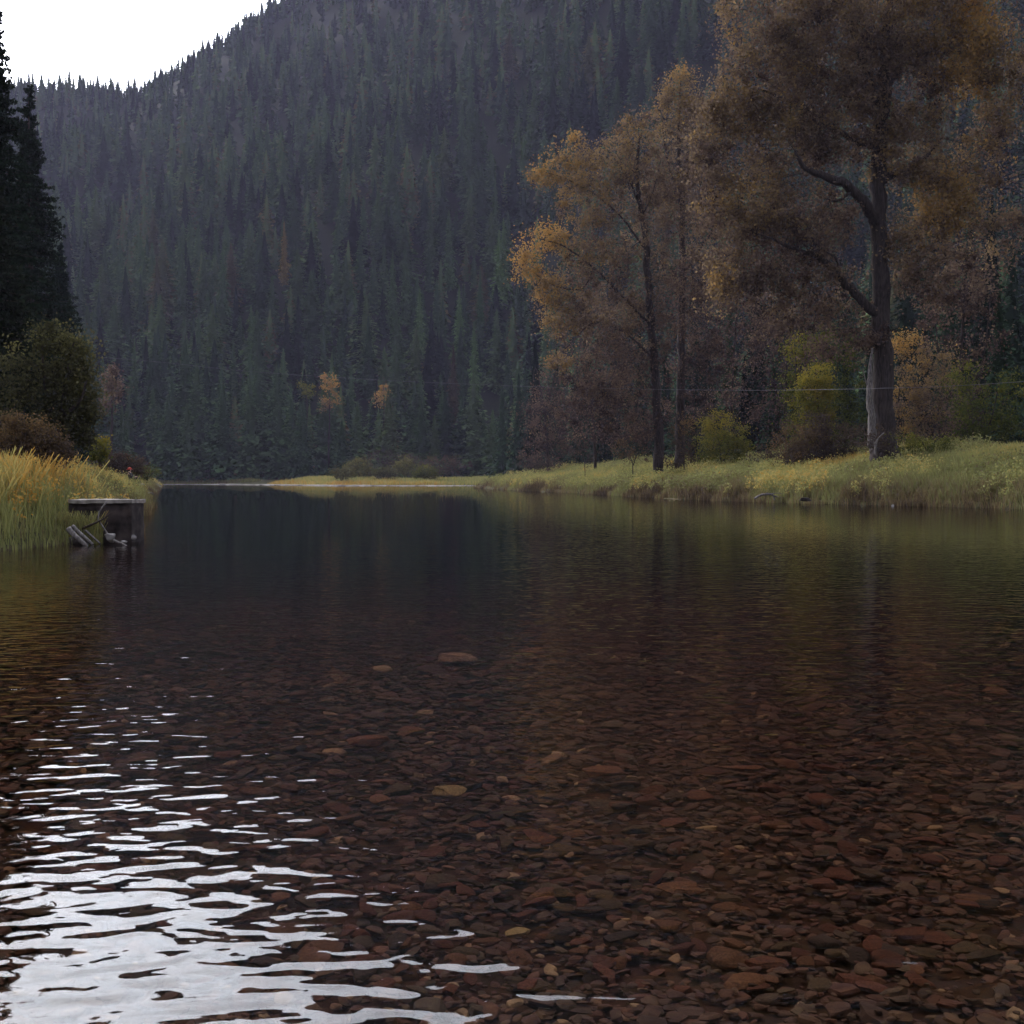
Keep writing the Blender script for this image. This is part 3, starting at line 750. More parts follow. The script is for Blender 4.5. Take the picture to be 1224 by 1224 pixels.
for (X, Y, D, rx, ry, t, mt, lab) in ((757, 540, 128, 30, 16, .75, 'brush', 'low brown brush at the foot of the leftmost cottonwood'),
        (700, 538, 156, 34, 18, .45, 'brush', 'low purple grey brush left of the cottonwood feet'),
        (640, 550, 205, 24, 9, .4, 'brush', 'low brush near the left end of the right bank'),
        (915, 545, 116, 22, 10, .55, 'brush', 'small tawny brush in the gap between round shrub and willows'),
        (1050, 524, 93, 34, 16, .45, 'brush', 'brown brush around the foot of the thick cottonwood trunk'),
        (1110, 528, 92, 40, 12, .55, 'willow', 'low green bush in front of the orange tipped shrub')):
    broadleaf('shrub', lab, 'shrub', D, (X, Y + 10), [[(X, Y + 16, 0, .05), (X - rx * .2, Y, 0, .03), (X - rx * .4, Y - ry * .5, 0, .015)], [(X, Y + 16, 0, .05), (X + rx * .2, Y, 0, .03), (X + rx * .4, Y - ry * .5, 0, .015)]],
        [(X, Y, rx, ry, 22, t)], .09, mt, cl_r=.5, per=55, twig_r=.018)

# dead wood by the big cottonwood
def stick(name, paths, label, cat, D, mat='deadwood', group=None, n=7):
    P0 = at(paths[0][0][0], paths[0][0][1], D)
    e = empty(name, P0, label, cat, group)
    for q, path in enumerate(paths):
        g = Geo(); P = smooth_path([np.append(at(X, Y, D + dy), r) for (X, Y, dy, r) in path], 5)
        tube(g, P[:, :3], P[:, 3], n, rough=.10)
        g.build('trunk' if q == 0 else 'branch', M[mat], e, True, origin=P0)
    return e
stick('dead_tree', [[(1043, 536, 0, .34), (1042, 500, 0, .27), (1039, 470, 0, .2), (1040, 440, .1, .14), (1043, 416, .2, .05)], [(1040, 470, 0, .07), (1034, 452, 0, .04), (1032, 440, 0, .02)]],
      'pale barkless dead stem leaning against the thick cottonwood trunk', 'dead tree', 92.6)
stick('dead_branch', [[(1046, 545, 0, .07), (1047, 532, 0, .06), (1050, 524, 0, .05), (1057, 517, 0, .03)], [(1047, 532, 0, .04), (1042, 525, 0, .02)]],
      'small crooked bleached branch upright in grass below the thick cottonwood', 'branch', 84)

# far shore broadleaf trees
for (X, Yb_, D, blobs, lab, mt) in (
   (393, 560, 374, [(393, 457, 10, 14, 16, .95), (396, 474, 11, 12, 10, .8), (387, 484, 9, 8, 6, .6)], 'small orange tree glowing in front of the far dark forest, tallest of the autumn ones', 'decid'),
   (458, 560, 372, [(458, 468, 8, 10, 8, .85), (456, 482, 7, 9, 6, .7)], 'small rust coloured tree in the far forest edge, right of the tallest orange one', 'decid'),
   (366, 560, 376, [(367, 466, 11, 10, 10, .6)], 'small olive tree close left of the orange one at the far forest edge', 'willow'),
   (133, 560, 240, [(134, 450, 9, 14, 12, .38), (136, 470, 8, 14, 9, .3), (128, 485, 7, 6, 4, .35)], 'small pinkish brown tree at the far left behind the bank', 'decid')):
    broadleaf('autumn_tree', lab, 'tree', D, (X, Yb_), [[(X, 573, 0, .3), (X, 530, 0, .25), (X + 1, 490, 0, .16), (X, 460, 0, .06)]], blobs, .34, mt, cl_r=1.0, per=45, group='autumn trees along the forest edge')
for (X, Y, D, rx, ry, n, t, mt, lab) in (
   (408, 566, 306, 14, 8, 26, .45, 'olive', 'small olive willow bush at the very left end of the grassy point'),
   (432, 560, 318, 20, 11, 44, .60, 'olive', 'largest grey green willow bush on the left half of the grassy point'),
   (459, 564, 312, 13, 7, 22, .40, 'olive', 'low dull bush between the two larger willows on the grassy point'),
   (485, 559, 322, 18, 10, 38, .55, 'olive', 'grey green willow bush in the middle of the grassy point'),
   (507, 563, 314, 15, 6, 24, .50, 'willow', 'yellowish low bush right of the middle willow on the grassy point'),
   (470, 550, 345, 44, 11, 44, .3, 'brush', 'purple grey brush behind the grassy point'),
   (530, 556, 335, 34, 10, 60, .55, 'brush', 'brown brush at the right part of the grassy point'),
   (250, 568, 380, 50, 8, 36, .35, 'brush', 'thin brown brush along the far left shore'),
   (325, 568, 376, 40, 8, 30, .3, 'brush', 'thin dark brush on the far shore left of the grassy point')):
    broadleaf('shrub', lab, 'shrub', D, (X, Y + 6), [[(X, 575, 0, .10), (X - rx * .3, Y, 0, .05), (X - rx * .6, Y - ry * .5, 0, .03)], [(X, 575, 0, .1), (X + rx * .3, Y, 0, .05), (X + rx * .6, Y - ry * .5, 0, .03)]],
        [(X, Y, rx, ry, n, t)], .24, mt, cl_r=1.0, per=50, twig_r=.03, zflat=.5)

# left bank trees
def near_conifer(X, Yt, D, Rm, label, col_, z0=.05, whorls=70, per=12):
    top = at(X, Yt, D); g0 = gh(top[0], D); H = top[2] - g0
    e = empty('conifer', (top[0], D, g0 - .2), label, 'conifer', 'dark conifers on the left bank')
    g = Geo(); tube(g, [(0, 0, -.5), (0, 0, H * .5), (0, 0, H)], [H * .013, H * .008, .02], 9); r = rng
    zs = z0 + (1 - z0) * np.linspace(0, 1, whorls) ** .9
    sprays = []
    for z in zs:
        nb = per if z < .9 else 6
        for _ in range(nb):
            a = r.uniform(0, 6.283); Lb = Rm * max(.04, (1 - z)) ** .75 * min(1, .55 + z * 2.5) * r.uniform(.5, 1.2)
            dr = .15 + .3 * (1 - z) + r.normal(0, .1)
            f = np.linspace(0, 1, 5)
            P = np.stack([np.cos(a) * Lb * f, np.sin(a) * Lb * f, (z + r.normal(0, .006)) * H - dr * Lb * f + .12 * Lb * f ** 3], -1)
            tube(g, P, np.linspace(.035, .006, 5) * (Lb / Rm + .3), 4, cap=False)
            m = int(16 + 62 * Lb / 2.5)
            ff = r.uniform(.15, 1.03, m)
            c = np.stack([np.interp(ff, f, P[:, q]) for q in range(3)], -1)
            spread = .32 * Lb * (1.15 - ff) + .05
            sd = np.array([-math.sin(a), math.cos(a), 0])
            c = c + sd * (r.uniform(-1, 1, m) * spread)[:, None] - np.array([0, 0, 1]) * (np.abs(r.normal(0, .09, m)))[:, None]
            sprays.append(c)
    g.build('trunk', M['conbark'], e)
    C = np.concatenate(sprays)
    Qv, Qf = leaf_quads(C, .105, stretch=2.6)
    o = npmesh('crown', Qv, Qf, M['needles'], e, r.uniform(0, 1, len(C))); o.color = (*col_, 1)
    return e
near_conifer(-14, -40, 66, 3.7, 'tallest dark conifer at the left edge, its ragged tip against the sky', (.020, .030, .020))
near_conifer(34, 104, 92, 4.4, 'dark conifer just right of the tallest one at the left edge', (.022, .032, .022))
near_conifer(-24, 150, 56, 3.2, 'dark conifer low behind the golden weeds at the left edge', (.022, .028, .018))
near_conifer(72, 290, 120, 3.2, 'smaller dark conifer rightmost of the left bank group', (.018, .028, .022))
broadleaf('alder_tree', 'olive brown leafy tree in front of the dark left conifers', 'tree', 50, (70, 530),
  [[(66, 552, 0, .16), (72, 500, 0, .12), (80, 450, 0, .08), (88, 410, 0, .03)], [(72, 500, 0, .1), (95, 480, -.5, .06), (104, 455, -.5, .03)], [(70, 520, 0, .1), (55, 470, 0, .07), (50, 410, 0, .03)]],
  [(88, 412, 12, 16, 14, .52), (100, 448, 11, 18, 14, .5), (103, 480, 12, 18, 12, .42), (80, 440, 18, 22, 14, .38), (56, 405, 18, 26, 16, .30), (50, 465, 28, 34, 18, .22), (80, 500, 26, 24, 14, .22), (14, 450, 30, 40, 20, .28)],
  .085, 'olive', cl_r=.42, per=66, twig_r=.018)
broadleaf('shrub', 'small yellow sapling on the left bank crest beside the olive tree', 'shrub', 60, (120, 548),
  [[(119, 556, 0, .03), (120, 545, 0, .02), (121, 532, 0, .01)]], [(121, 533, 6, 8, 8, .8), (118, 545, 8, 8, 8, .5)], .08, 'willow', cl_r=.25, per=50, twig_r=.01)
broadleaf('shrub', 'grey mauve willow bush above the seated person on the left bank', 'shrub', 112, (142, 562),
  [[(142, 570, 0, .05), (138, 556, 0, .03), (130, 546, 0, .02)], [(142, 570, 0, .05), (150, 556, 0, .03), (156, 548, 0, .02)]],
  [(136, 552, 24, 12, 40, .5), (160, 558, 16, 10, 24, .6)], .10, 'brush', cl_r=.45, per=60, twig_r=.015)
broadleaf('shrub', 'grey green bush at the tip of the left bank', 'shrub', 150, (176, 568),
  [[(176, 574, 0, .05), (172, 566, 0, .03), (166, 560, 0, .02)], [(176, 574, 0, .05), (182, 566, 0, .03), (186, 562, 0, .02)]],
  [(174, 566, 14, 7, 26, .4)], .12, 'willow', cl_r=.5, per=55, twig_r=.02)
broadleaf('shrub', 'mauve brown seeding weeds bush at the left edge', 'shrub', 37, (50, 540),
  [[(50, 560, 0, .03), (45, 530, 0, .02), (40, 508, 0, .01)], [(50, 560, 0, .03), (62, 530, 0, .02), (68, 512, 0, .01)]],
  [(45, 525, 28, 20, 40, .75), (70, 540, 18, 16, 24, .6), (15, 520, 24, 24, 30, .7)], .045, 'brush', cl_r=.22, per=80, twig_r=.008)

# ------------------------------------------------------------------ grass
def blades(xs, ys, h, wd, lean, tint, z=None):
    n = len(xs)
    z = height(xs, ys) if z is None else z
    a = rng.uniform(0, 6.283, n); la = rng.uniform(0, 6.283, n)
    sx_, sy_ = np.cos(a) * wd * .5, np.sin(a) * wd * .5
    lx, ly = np.cos(la) * lean * h, np.sin(la) * lean * h
    b0 = np.stack([xs - sx_, ys - sy_, z - .05], -1); b1 = np.stack([xs + sx_, ys + sy_, z - .05], -1)
    m0 = np.stack([xs - sx_ * .8 + lx * .3, ys - sy_ * .8 + ly * .3, z + h * .55], -1); m1 = np.stack([xs + sx_ * .8 + lx * .3, ys + sy_ * .8 + ly * .3, z + h * .55], -1)
    t0 = np.stack([xs + lx - sx_ * .12, ys + ly - sy_ * .12, z + h * .97], -1); t1 = np.stack([xs + lx + sx_ * .12, ys + ly + sy_ * .12, z + h], -1)
    Vv = np.stack([b0, b1, m0, m1, t0, t1], 1).reshape(-1, 3)
    k = np.arange(n)[:, None] * 6
    Fv = np.concatenate([k + np.array([[0, 1, 3, 2]]), k + np.array([[2, 3, 5, 4]])])
    return Vv, Fv, np.concatenate([tint, tint])

def leafy_weeds(n, fx, dlo, dhi, name, label, hgt, leaf, hue, per=22, seed=1):
    xs, ys = fx(n); d, a, b, c = land_depth(xs, ys)
    cl = vnoise(xs * .5, ys * .3, seed); k = (d > dlo) & (d < dhi) & ~((np.abs(xs + 23.8) < 1.0) & (np.abs(ys - 83.2) < 1.8)) & (rng.uniform(size=n) < (cl - .25) * 1.8); xs, ys = xs[k], ys[k]
    z = height(xs, ys); h = hgt * rng.uniform(.5, 1.3, len(xs)) * (.6 + .8 * cl[k])
    i_ = np.repeat(np.arange(len(xs)), per); f = rng.uniform(.25, 1, len(i_)) ** .7
    C = np.stack([xs[i_], ys[i_], z[i_] + h[i_] * f], -1) + rng.normal(size=(len(i_), 3)) * (h[i_] * .13)[:, None]
    Qv, Qf = leaf_quads(C, leaf, stretch=1.7)
    o = npmesh(name, Qv, Qf, M['grass'], None, np.clip(hue(xs, ys)[i_] + rng.normal(0, .1, len(i_)), 0, 1))
    tag(o, label, 'weeds', kind='stuff')

def scatter_bank(n, fx, dmax, h0, wd, hue, name, label, seed, dmin=-.05, hvar=.3, lean=.25):
    xs, ys = fx(n)
    d, a, b, c = land_depth(xs, ys)
    k = (d > dmin) & (d < dmax) & ~((np.abs(xs + 23.8) < 1.0) & (np.abs(ys - 83.2) < 1.8)); xs, ys, d = xs[k], ys[k], d[k]
    cl = vnoise(xs * .9, ys * .9, seed) * .6 + vnoise(xs * 2.5, ys * 2.5, seed + 1) * .4
    k = rng.uniform(size=len(xs)) < .35 + cl; xs, ys, d, cl = xs[k], ys[k], d[k], cl[k]
    h = h0 * (.45 + .8 * cl) * rng.uniform(1 - hvar, 1 + hvar, len(xs)) * np.clip(.5 + d * .4, .5, 1)
    t = hue(xs, ys, d) + rng.normal(0, .09, len(xs))
    Vv, Fv, T = blades(xs, ys, h, wd * rng.uniform(.6, 1.4, len(xs)), rng.uniform(.05, lean, len(xs)) * 1.5, np.clip(t, 0, 1))
    o = npmesh(name, Vv, Fv, M['grass'], None, T); tag(o, label, 'grass', kind='stuff'); return o

def fx_right(n):
    ys = rng.triangular(60, 75, 250, n); xr = np.interp(ys, RY, RX)
    return xr + rng.uniform(-1, 20, n), ys
hue_r = lambda x, y, d: np.clip(.20 + .12 * d, .12, .60) + (vnoise(x * .22, y * .12, 81) - .5) * .55 + (vnoise(x * .9, y * .5, 83) - .5) * .25  # tawny low down, with the dark overhang at the waterline put into blade tint
scatter_bank(260000, fx_right, 19, .95, .055, hue_r, 'bank_grass', 'tall green and tawny grass covering the right bank', 5, dmin=-.45)
leafy_weeds(16000, fx_right, .3, 16, 'bank_weeds', 'leafy yellow green weeds mixed into the right bank grass', .95, .10, lambda x, y: .58 + (vnoise(x * .3, y * .2, 181) - .5) * .5, seed=141)
def fx_far(n):
    ys = rng.uniform(296, 345, n); return rng.uniform(-82, 2, n), ys
hue_f = lambda x, y, d: .62 + .16 * (d < 5) + (vnoise(x * .1, y * .1, 91) - .5) * .4
scatter_bank(50000, fx_far, 30, .9, .16, hue_f, 'point_grass', 'pale yellow grass on the far grassy point', 7)
def fx_farl(n):
    ys = rng.uniform(360, 385, n); return rng.uniform(-120, -45, n), ys
scatter_bank(22000, fx_farl, 12, .8, .18, lambda x, y, d: .3 + (vnoise(x * .1, y * .1, 93) - .5) * .4, 'shore_grass', 'thin dry grass strip along the far left shore', 9)
def fx_left(n):
    ys = 24 + rng.uniform(0, 1, n) ** 1.5 * 175; xl = np.interp(ys, LY, LX)
    return xl - rng.uniform(-1, 15, n) + .0, ys
def hue_l(x, y, d):
    return .66 + (vnoise(x * .45, y * .16, 101) - .5) * .9 + .10 * np.clip((38 - y) / 8, -1, 1) - .25 * np.exp(-np.clip(d, 0, 9) ** 2 * 1.2)
scatter_bank(260000, fx_left, 14, .85, .026, hue_l, 'bank_grass', 'tall golden and green grass covering the left bank', 11, dmin=-.15)
leafy_weeds(14000, fx_left, .4, 10, 'bank_weeds', 'leafy golden and green weeds mixed into the left bank grass', .8, .055, lambda x, y: .68 + (vnoise(x * .5, y * .25, 191) - .5) * .9 + .12 * np.clip((38 - y) / 8, -1, 1), seed=151, per=30)
def fx_weed(n):
    return rng.uniform(-20, -12.2, n), rng.uniform(27, 40, n)
scatter_bank(15000, fx_weed, 9, 1.05, .035, lambda x, y, d: .88 + (vnoise(x, y, 111) - .5) * .5, 'golden_weeds', 'golden orange weeds standing tall at the left edge', 13, dmin=.8, lean=.35)

# ------------------------------------------------------------------ rocks and stones
def cube_sphere(n):
    pts = []; faces = []
    lin = np.linspace(-1, 1, n + 1)
    idx = {}
    def vid(p):
        k = tuple(np.round(p, 5))
        if k not in idx: idx[k] = len(pts); pts.append(np.array(p, float))
        return idx[k]
    for ax in range(3):
        for s in (-1, 1):
            for a in range(n):
                for b in range(n):
                    q = []
                    for (u, v) in ((lin[a], lin[b]), (lin[a + 1], lin[b]), (lin[a + 1], lin[b + 1]), (lin[a], lin[b + 1])):
                        p = [0, 0, 0]; p[ax] = s; p[(ax + 1) % 3] = u; p[(ax + 2) % 3] = v; q.append(vid(p))
                    faces.append(q if s > 0 else q[::-1])
    P = np.array(pts); P /= np.linalg.norm(P, axis=1)[:, None] ** .75
    P /= np.abs(P).max()
    return P, np.array(faces)

def stone_shape(n, flat=.3, seed=0, ang=.0):
    P, Fc = cube_sphere(n)
    r = np.random.default_rng(seed)
    # cut by random planes for angular broken-slate outlines
    for _ in range(9):
        d = r.normal(size=3); d[2] *= .35; d /= np.linalg.norm(d); lim = r.uniform(.55, .9)
        over = P @ d - lim; P = P - np.where(over > 0, over, 0)[:, None] * d * .9
    for k in range(3):
        d = r.normal(size=3) * 2; P = P * (1 + .06 * np.sin(P @ d + r.uniform(0, 6)))[:, None]
    P[:, 0] *= r.uniform(.8, 1.25); P[:, 1] *= r.uniform(.55, 1.0); P[:, 2] *= flat * r.uniform(.6, 1.3)
    return P, Fc

# scattered cobbles on the bed
def bed_stones():
    N_ = 98000
    u = rng.uniform(0, 1, N_)
    y = 3.6 + 30 * u ** 1.35; x = rng.uniform(-1, 1, N_) * (.42 * y + 3.2)
    s = np.exp(rng.normal(np.log(.028), .50, N_)); s = np.clip(s, .010, .10) * (1 + .05 * np.clip(y - 6, 0, 26))
    return x, y, s
bx_, by_, bs = bed_stones()
bz = height(bx_, by_)
k = bz < -.15; bx_, by_, bs, bz = bx_[k], by_[k], bs[k], bz[k]
bt = np.clip(rng.beta(1.6, 1.8, len(bx_)), 0, .96); bt[rng.uniform(size=len(bt)) < .02] = .99
order = np.argsort(-(bs ** 1.0 / by_ ** 1.3) * ((np.abs(bx_) < .375 * by_) & (by_ > 5.2)))
big, small = order[:280], order[280:]
g = Geo(); shapes = [stone_shape(2 if q < 8 else 3, .24, 100 + q) for q in range(16)]
for q in range(16):
    sub = small[q::16]; P, Fc = shapes[q]
    m = len(sub); a = rng.uniform(0, 6.283, m); ca, sa = np.cos(a)[:, None], np.sin(a)[:, None]
    S = bs[sub][:, None]
    x = (P[None, :, 0] * ca - P[None, :, 1] * sa) * S; y = (P[None, :, 0] * sa + P[None, :, 1] * ca) * S
    tx, ty = rng.normal(0, .14, m)[:, None], rng.normal(0, .14, m)[:, None]
    z = P[None, :, 2] * S + x * tx + y * ty
    lift = rng.uniform(.0, .05, m)[:, None]
    W = np.stack([bx_[sub][:, None] + x, by_[sub][:, None] + y, bz[sub][:, None] + lift + z], -1).reshape(-1, 3)
    Fall = (Fc[None] + (np.arange(m) * len(P))[:, None, None]).reshape(-1, 4)
    g.add(W, Fall, np.repeat(bt[sub], len(Fc)))
o = g.build('riverbed_gravel', M['cobbles'], smooth=False)
tag(o, 'small broken brown stones packed over the riverbed', 'gravel', kind='stuff')

STC = {'rust brown': (.115, .055, .035), 'olive brown': (.080, .070, .042), 'dark grey': (.048, .043, .038), 'tan orange': (.16, .095, .052)}
protosS = []
def river_stone(P, Fc, loc, s, rot, c, label, group):
    o = npmesh('river_stone', P, Fc, M['stone'], smooth=False, tint=np.zeros(len(Fc)))
    o.location = loc; o.scale = (s, s, s); o.rotation_euler = rot; o.color = (*c, 1)
    tag(o, label, 'stone', group); return o
bigshapes = [stone_shape(5, .20, 300 + q) for q in range(12)]
for q, k in enumerate(big):
    nm = list(STC)[int(rng.choice(4, p=[.42, .26, .14, .18]))]; c = np.array(STC[nm]) * rng.uniform(.6, 1.1)
    loc = (bx_[k], by_[k], bz[k] + .045); rot = (rng.normal(0, .1), rng.normal(0, .1), rng.uniform(0, 6.28))
    lab = f'large flat {nm} stone under the shallow water near the viewer'; grp = f'large {nm} stones on the riverbed'
    if q < 12:
        protosS.append(river_stone(*bigshapes[q], loc, bs[k], rot, c, lab, grp))
    else:
        o = protosS[q % 12].copy(); col.objects.link(o); o.location = loc; o.scale = (bs[k],) * 3; o.rotation_euler = rot; o.color = (*c, 1)
        tag(o, lab, 'stone', grp)
for (X, Y, wpx_, c, lab) in ((545, 797, 52, (.45, .40, .30), 'long thin pale slab stone lying alone, farthest clearly seen underwater'),
        (457, 815, 26, (.42, .38, .24), 'small pale stone left of the long thin slab'),
        (535, 962, 46, (.30, .26, .12), 'yellowish rectangular stone in the middle of the shallows'),
        (440, 903, 52, (.16, .08, .045), 'long orange stone left of the yellowish rectangular one'),
        (885, 932, 60, (.15, .08, .045), 'wide orange red flat stone on the right of the shallows'),
        (720, 940, 52, (.155, .085, .05), 'wide orange flat stone in the middle right shallows'),
        (620, 1130, 34, (.32, .28, .13), 'small pale yellow oval stone near the bottom edge'),
        (845, 1008, 28, (.36, .30, .17), 'pale lens shaped stone right of centre in the shallows')):
    D = 2.02 * F / (Y - HOR); P3 = at(X, Y, D); s = wpx_ / F * D * .5
    P, Fc = stone_shape(5, .16, int(X)); P = P / np.abs(P[:, 0]).max(); P[:, 1] *= .9
    river_stone(P, Fc, (P3[0], D, gh(P3[0], D) + .10), s, (0.06, 0, rng.normal(0, .1)), c, lab, None)

def rock(name, X, Y, D, wpx_, hpx, mat, label, cat='rock', seed=1, zoff=0., group=None, flat=.8):
    P, Fc = stone_shape(6, flat, seed); P = P / np.abs(P).max(0)
    c = at(X, Y, D)
    P = P * np.array([wpx_ / F * D * .5, wpx_ / F * D * .45, hpx / F * D * .5])
    o = npmesh(name, P, Fc, M[mat], smooth=True); o.location = (c[0], c[1], c[2] + zoff)
    return tag(o, label, cat, group)

# ------------------------------------------------------------------ old concrete block with pale slab top, left bank
def box_geo(g, x0, x1, y0, y1, z0, z1, n=14, rough=.012):
    P, Fc = cube_grid(n)
    P = P * np.array([(x1 - x0) / 2, (y1 - y0) / 2, (z1 - z0) / 2]) + np.array([(x0 + x1) / 2, (y0 + y1) / 2, (z0 + z1) / 2])
    nn = vnoise(P[:, 0] * 6 + P[:, 1] * 3, P[:, 2] * 7 + P[:, 1] * 4, 7) - .5
    P = P + (np.stack([nn, vnoise(P[:, 1] * 7, P[:, 2] * 5 + P[:, 0] * 5, 8) - .5, vnoise(P[:, 0] * 5, P[:, 1] * 5, 9) - .5], -1)) * rough * 2
    g.add(P, Fc)
def cube_grid(n):
    pts = []; faces = []; idx = {}
    lin = np.linspace(-1, 1, n + 1)
    def vid(p):
        k = tuple(np.round(p, 5))
        if k not in idx: idx[k] = len(pts); pts.append(np.array(p, float))
        return idx[k]
    for ax in range(3):
        for s in (-1, 1):
            for a in range(n):
                for b in range(n):
                    q = []
                    for (u, v) in ((lin[a], lin[b]), (lin[a + 1], lin[b]), (lin[a + 1], lin[b + 1]), (lin[a], lin[b + 1])):
                        p = [0, 0, 0]; p[ax] = s; p[(ax + 1) % 3] = u; p[(ax + 2) % 3] = v; q.append(vid(p))
                    faces.append(q if s > 0 else q[::-1])
    return np.array(pts), np.array(faces)
DB = 33.5
pl = at(82, 648, DB); pr = at(158, 648, DB); ptop = at(120, 598, DB)
e = empty('concrete_abutment', ((pl[0] + pr[0]) / 2, DB, 0), 'old dark concrete block with pale slab top at the edge of the left bank', 'concrete block')
hw = (pr[0] - pl[0]) / 2
g = Geo(); box_geo(g, -hw * .12, hw * .97, 0.02, 1.15, -.7, ptop[2] - .085, rough=.02); g.build('block', M['concrete'], e, True)
g = Geo(); box_geo(g, -hw * .97, -hw * .12, .04, 1.05, -.5, ptop[2] - .085, rough=.035); g.build('footing', M['concrete'], e, True)
g = Geo(); box_geo(g, -hw, hw * 1.01, -.04, 1.25, ptop[2] - .08, ptop[2] + .01, n=22, rough=.014); g.build('slab_top', M['slabtop'], e, True)
g = Geo(); box_geo(g, -hw * 1.0, -hw * .90, .0, .22, ptop[2] - .42, ptop[2] - .085, n=6, rough=.01); g.build('corner_post', M['concrete'], e, True)

# driftwood and rocks at its foot (photo pixels of second crop: 70 + x*.09, 585 + y*.09)
DW = 'driftwood at the foot of the concrete block'
def log(path, D, label, mat='deadwood'):
    P0 = at(path[0][0], path[0][1], D); g = Geo()
    P = smooth_path([np.append(at(X, Y, D + dy), r) for (X, Y, dy, r) in path], 5)
    tube(g, P[:, :3], P[:, 3], 9, rough=.09); o = g.build('driftwood_log', M[mat], None, True, origin=P0); o.location = tuple(P0)
    return tag(o, label, 'driftwood', DW)
log([(87, 629, .1, .05), (95, 637, 0, .05), (103, 644, -.1, .045), (111, 651, -.2, .035)], 32.4, 'thickest pale driftwood log slanting into the water, left of the block')
log([(82, 632, .1, .07), (89, 640, 0, .07), (97, 647, -.1, .055), (106, 655, -.2, .035)], 32.1, 'dark stubby driftwood log leftmost in the pile', 'deadwood')
log([(102, 634, .3, .03), (110, 641, .15, .028), (120, 650, 0, .022)], 32.6, 'thin pale pole slanting between the logs')
log([(98, 632, .2, .03), (112, 626, .1, .026), (124, 620, 0, .02), (134, 612, 0, .012)], 32.8, 'dark bent branch crossing upward in front of the block', 'conbark')
log([(118, 622, .2, .022), (124, 631, .1, .02), (131, 641, 0, .018)], 32.7, 'thin pale stick leaning down toward the round rock')
log([(136, 646, 0, .03), (146, 650, -.1, .026), (152, 653, -.2, .018)], 32.2, 'low pale stick lying in the water right of the round rock')
log([(127, 600, .2, .02), (119, 612, .1, .018), (117, 624, 0, .012)], 32.9, 'upright pale twig before the block face')
rock('rock', 132, 643, 32.3, 13, 12, 'rock', 'round pale rock at the waterline between the sticks', seed=5)
rock('rock', 160, 642, 33.0, 7, 6, 'rock', 'small pale rock under the right end of the block', seed=6)
rock('rock', 92, 650, 32.8, 26, 18, 'darkrock', 'dark boulder behind the slanting driftwood logs', seed=7)
rock('rock', 148, 648, 32.2, 9, 4, 'rock', 'flat pale rock awash in front of the block', seed=8)
rock('rock', 178, 590.5, 120, 11, 5, 'darkrock', 'dark rock at the water edge past the block', seed=9)
rock('rock', 150, 596, 60, 14, 5, 'darkrock', 'dark lump on the grassy edge behind the slab top', seed=10)
# grass tuft in front of the block
xs = pl[0] - .3 + 1.2 * rng.uniform(0, 1, 1500) ** 1.6; ys = rng.uniform(33.0, 33.45, 1500)
Vv, Fv, T = blades(xs, ys, rng.uniform(.2, .8, 1500), .014 * rng.uniform(.6, 1.4, 1500), rng.uniform(.1, .4, 1500), np.clip(rng.normal(.55, .18, 1500), 0, 1), z=np.full(1500, .02))
tag(npmesh('grass_tuft', Vv, Fv, M['grass'], None, T), 'green and yellow grass growing against the concrete block', 'grass', kind='stuff')

# pale stones standing in for the bright sky glint along the far waterline
def glint_stones():
    n = 1500; u = rng.uniform(0, 1, n)
    X = 196 + 372 * u; D = np.interp(X, [196, 250, 300, 400, 568], [358, 356, 338, 294, 290]) + rng.normal(0, 2.0, n)
    xs = (X - CX) / F * D; g = Geo()
    for q in range(8):
        P, Fc = shapes[q]; sub = np.arange(n)[q::8]; m = len(sub); S = (rng.uniform(.1, .8, m) * (.35 + .9 * vnoise(xs[sub] * .12, xs[sub] * 0, 77)))[:, None]
        W = np.stack([xs[sub][:, None] + P[None, :, 0] * S * 2.4, D[sub][:, None] + P[None, :, 1] * S * 1.4, .02 + P[None, :, 2] * S * 1.0], -1).reshape(-1, 3)
        g.add(W, (Fc[None] + (np.arange(m) * len(P))[:, None, None]).reshape(-1, 4))
    tag(g.build('glint_stones', M['slabtop']), 'thin line of pale stones standing in for sky glint along the far shore waterline', 'gravel', kind='stuff')
glint_stones()
# right bank driftwood, pale specks
stick('driftwood_branch', [[(902, 596, 0, .07), (909, 592, 0, .08), (918, 590.5, 0, .08), (924, 592, 0, .07), (926, 598, 0, .05)], [(925, 593, 0, .06), (934, 594.5, .2, .05), (944, 594, .3, .03)], [(918, 591, 0, .04), (928, 589.5, .2, .03), (936, 590.5, .3, .02)]],
      'bleached driftwood branch arching at the waterline of the right bank', 'driftwood', 88.5)
rock('rock', 1067, 604.3, 78, 4, 3, 'rock', 'tiny white stone at the right bank waterline', seed=11)
rock('rock', 683, 585, 172, 5, 3, 'rock', 'small pale stone at the distant right bank waterline', seed=12)
rock('rock', 963, 597, 84, 14, 5, 'darkrock', 'dark rock hollow at the right bank waterline', seed=13)

# ------------------------------------------------------------------ power cable
pts = []
for (X, Y, D) in ((-900, 330, 230), (-400, 385, 205), (-100, 412, 190), (117, 427, 178), (189, 432.6, 172), (300, 444, 164), (450, 454, 152), (620, 461.5, 140), (760, 465, 130), (900, 466.5, 118), (1037, 464.5, 88), (1178, 459, 84), (1400, 440, 80), (1800, 380, 74)):
    pts.append(at(X, Y, D))
g = Geo(); P = smooth_path(pts, 12); tube(g, P, np.full(len(P), .012), 5); P0 = pts[5]
o = g.build('power_cable', M['cable'], None, True, origin=P0); o.location = tuple(P0)
tag(o, 'thin slack grey cable hanging across the river in front of the forest', 'cable')

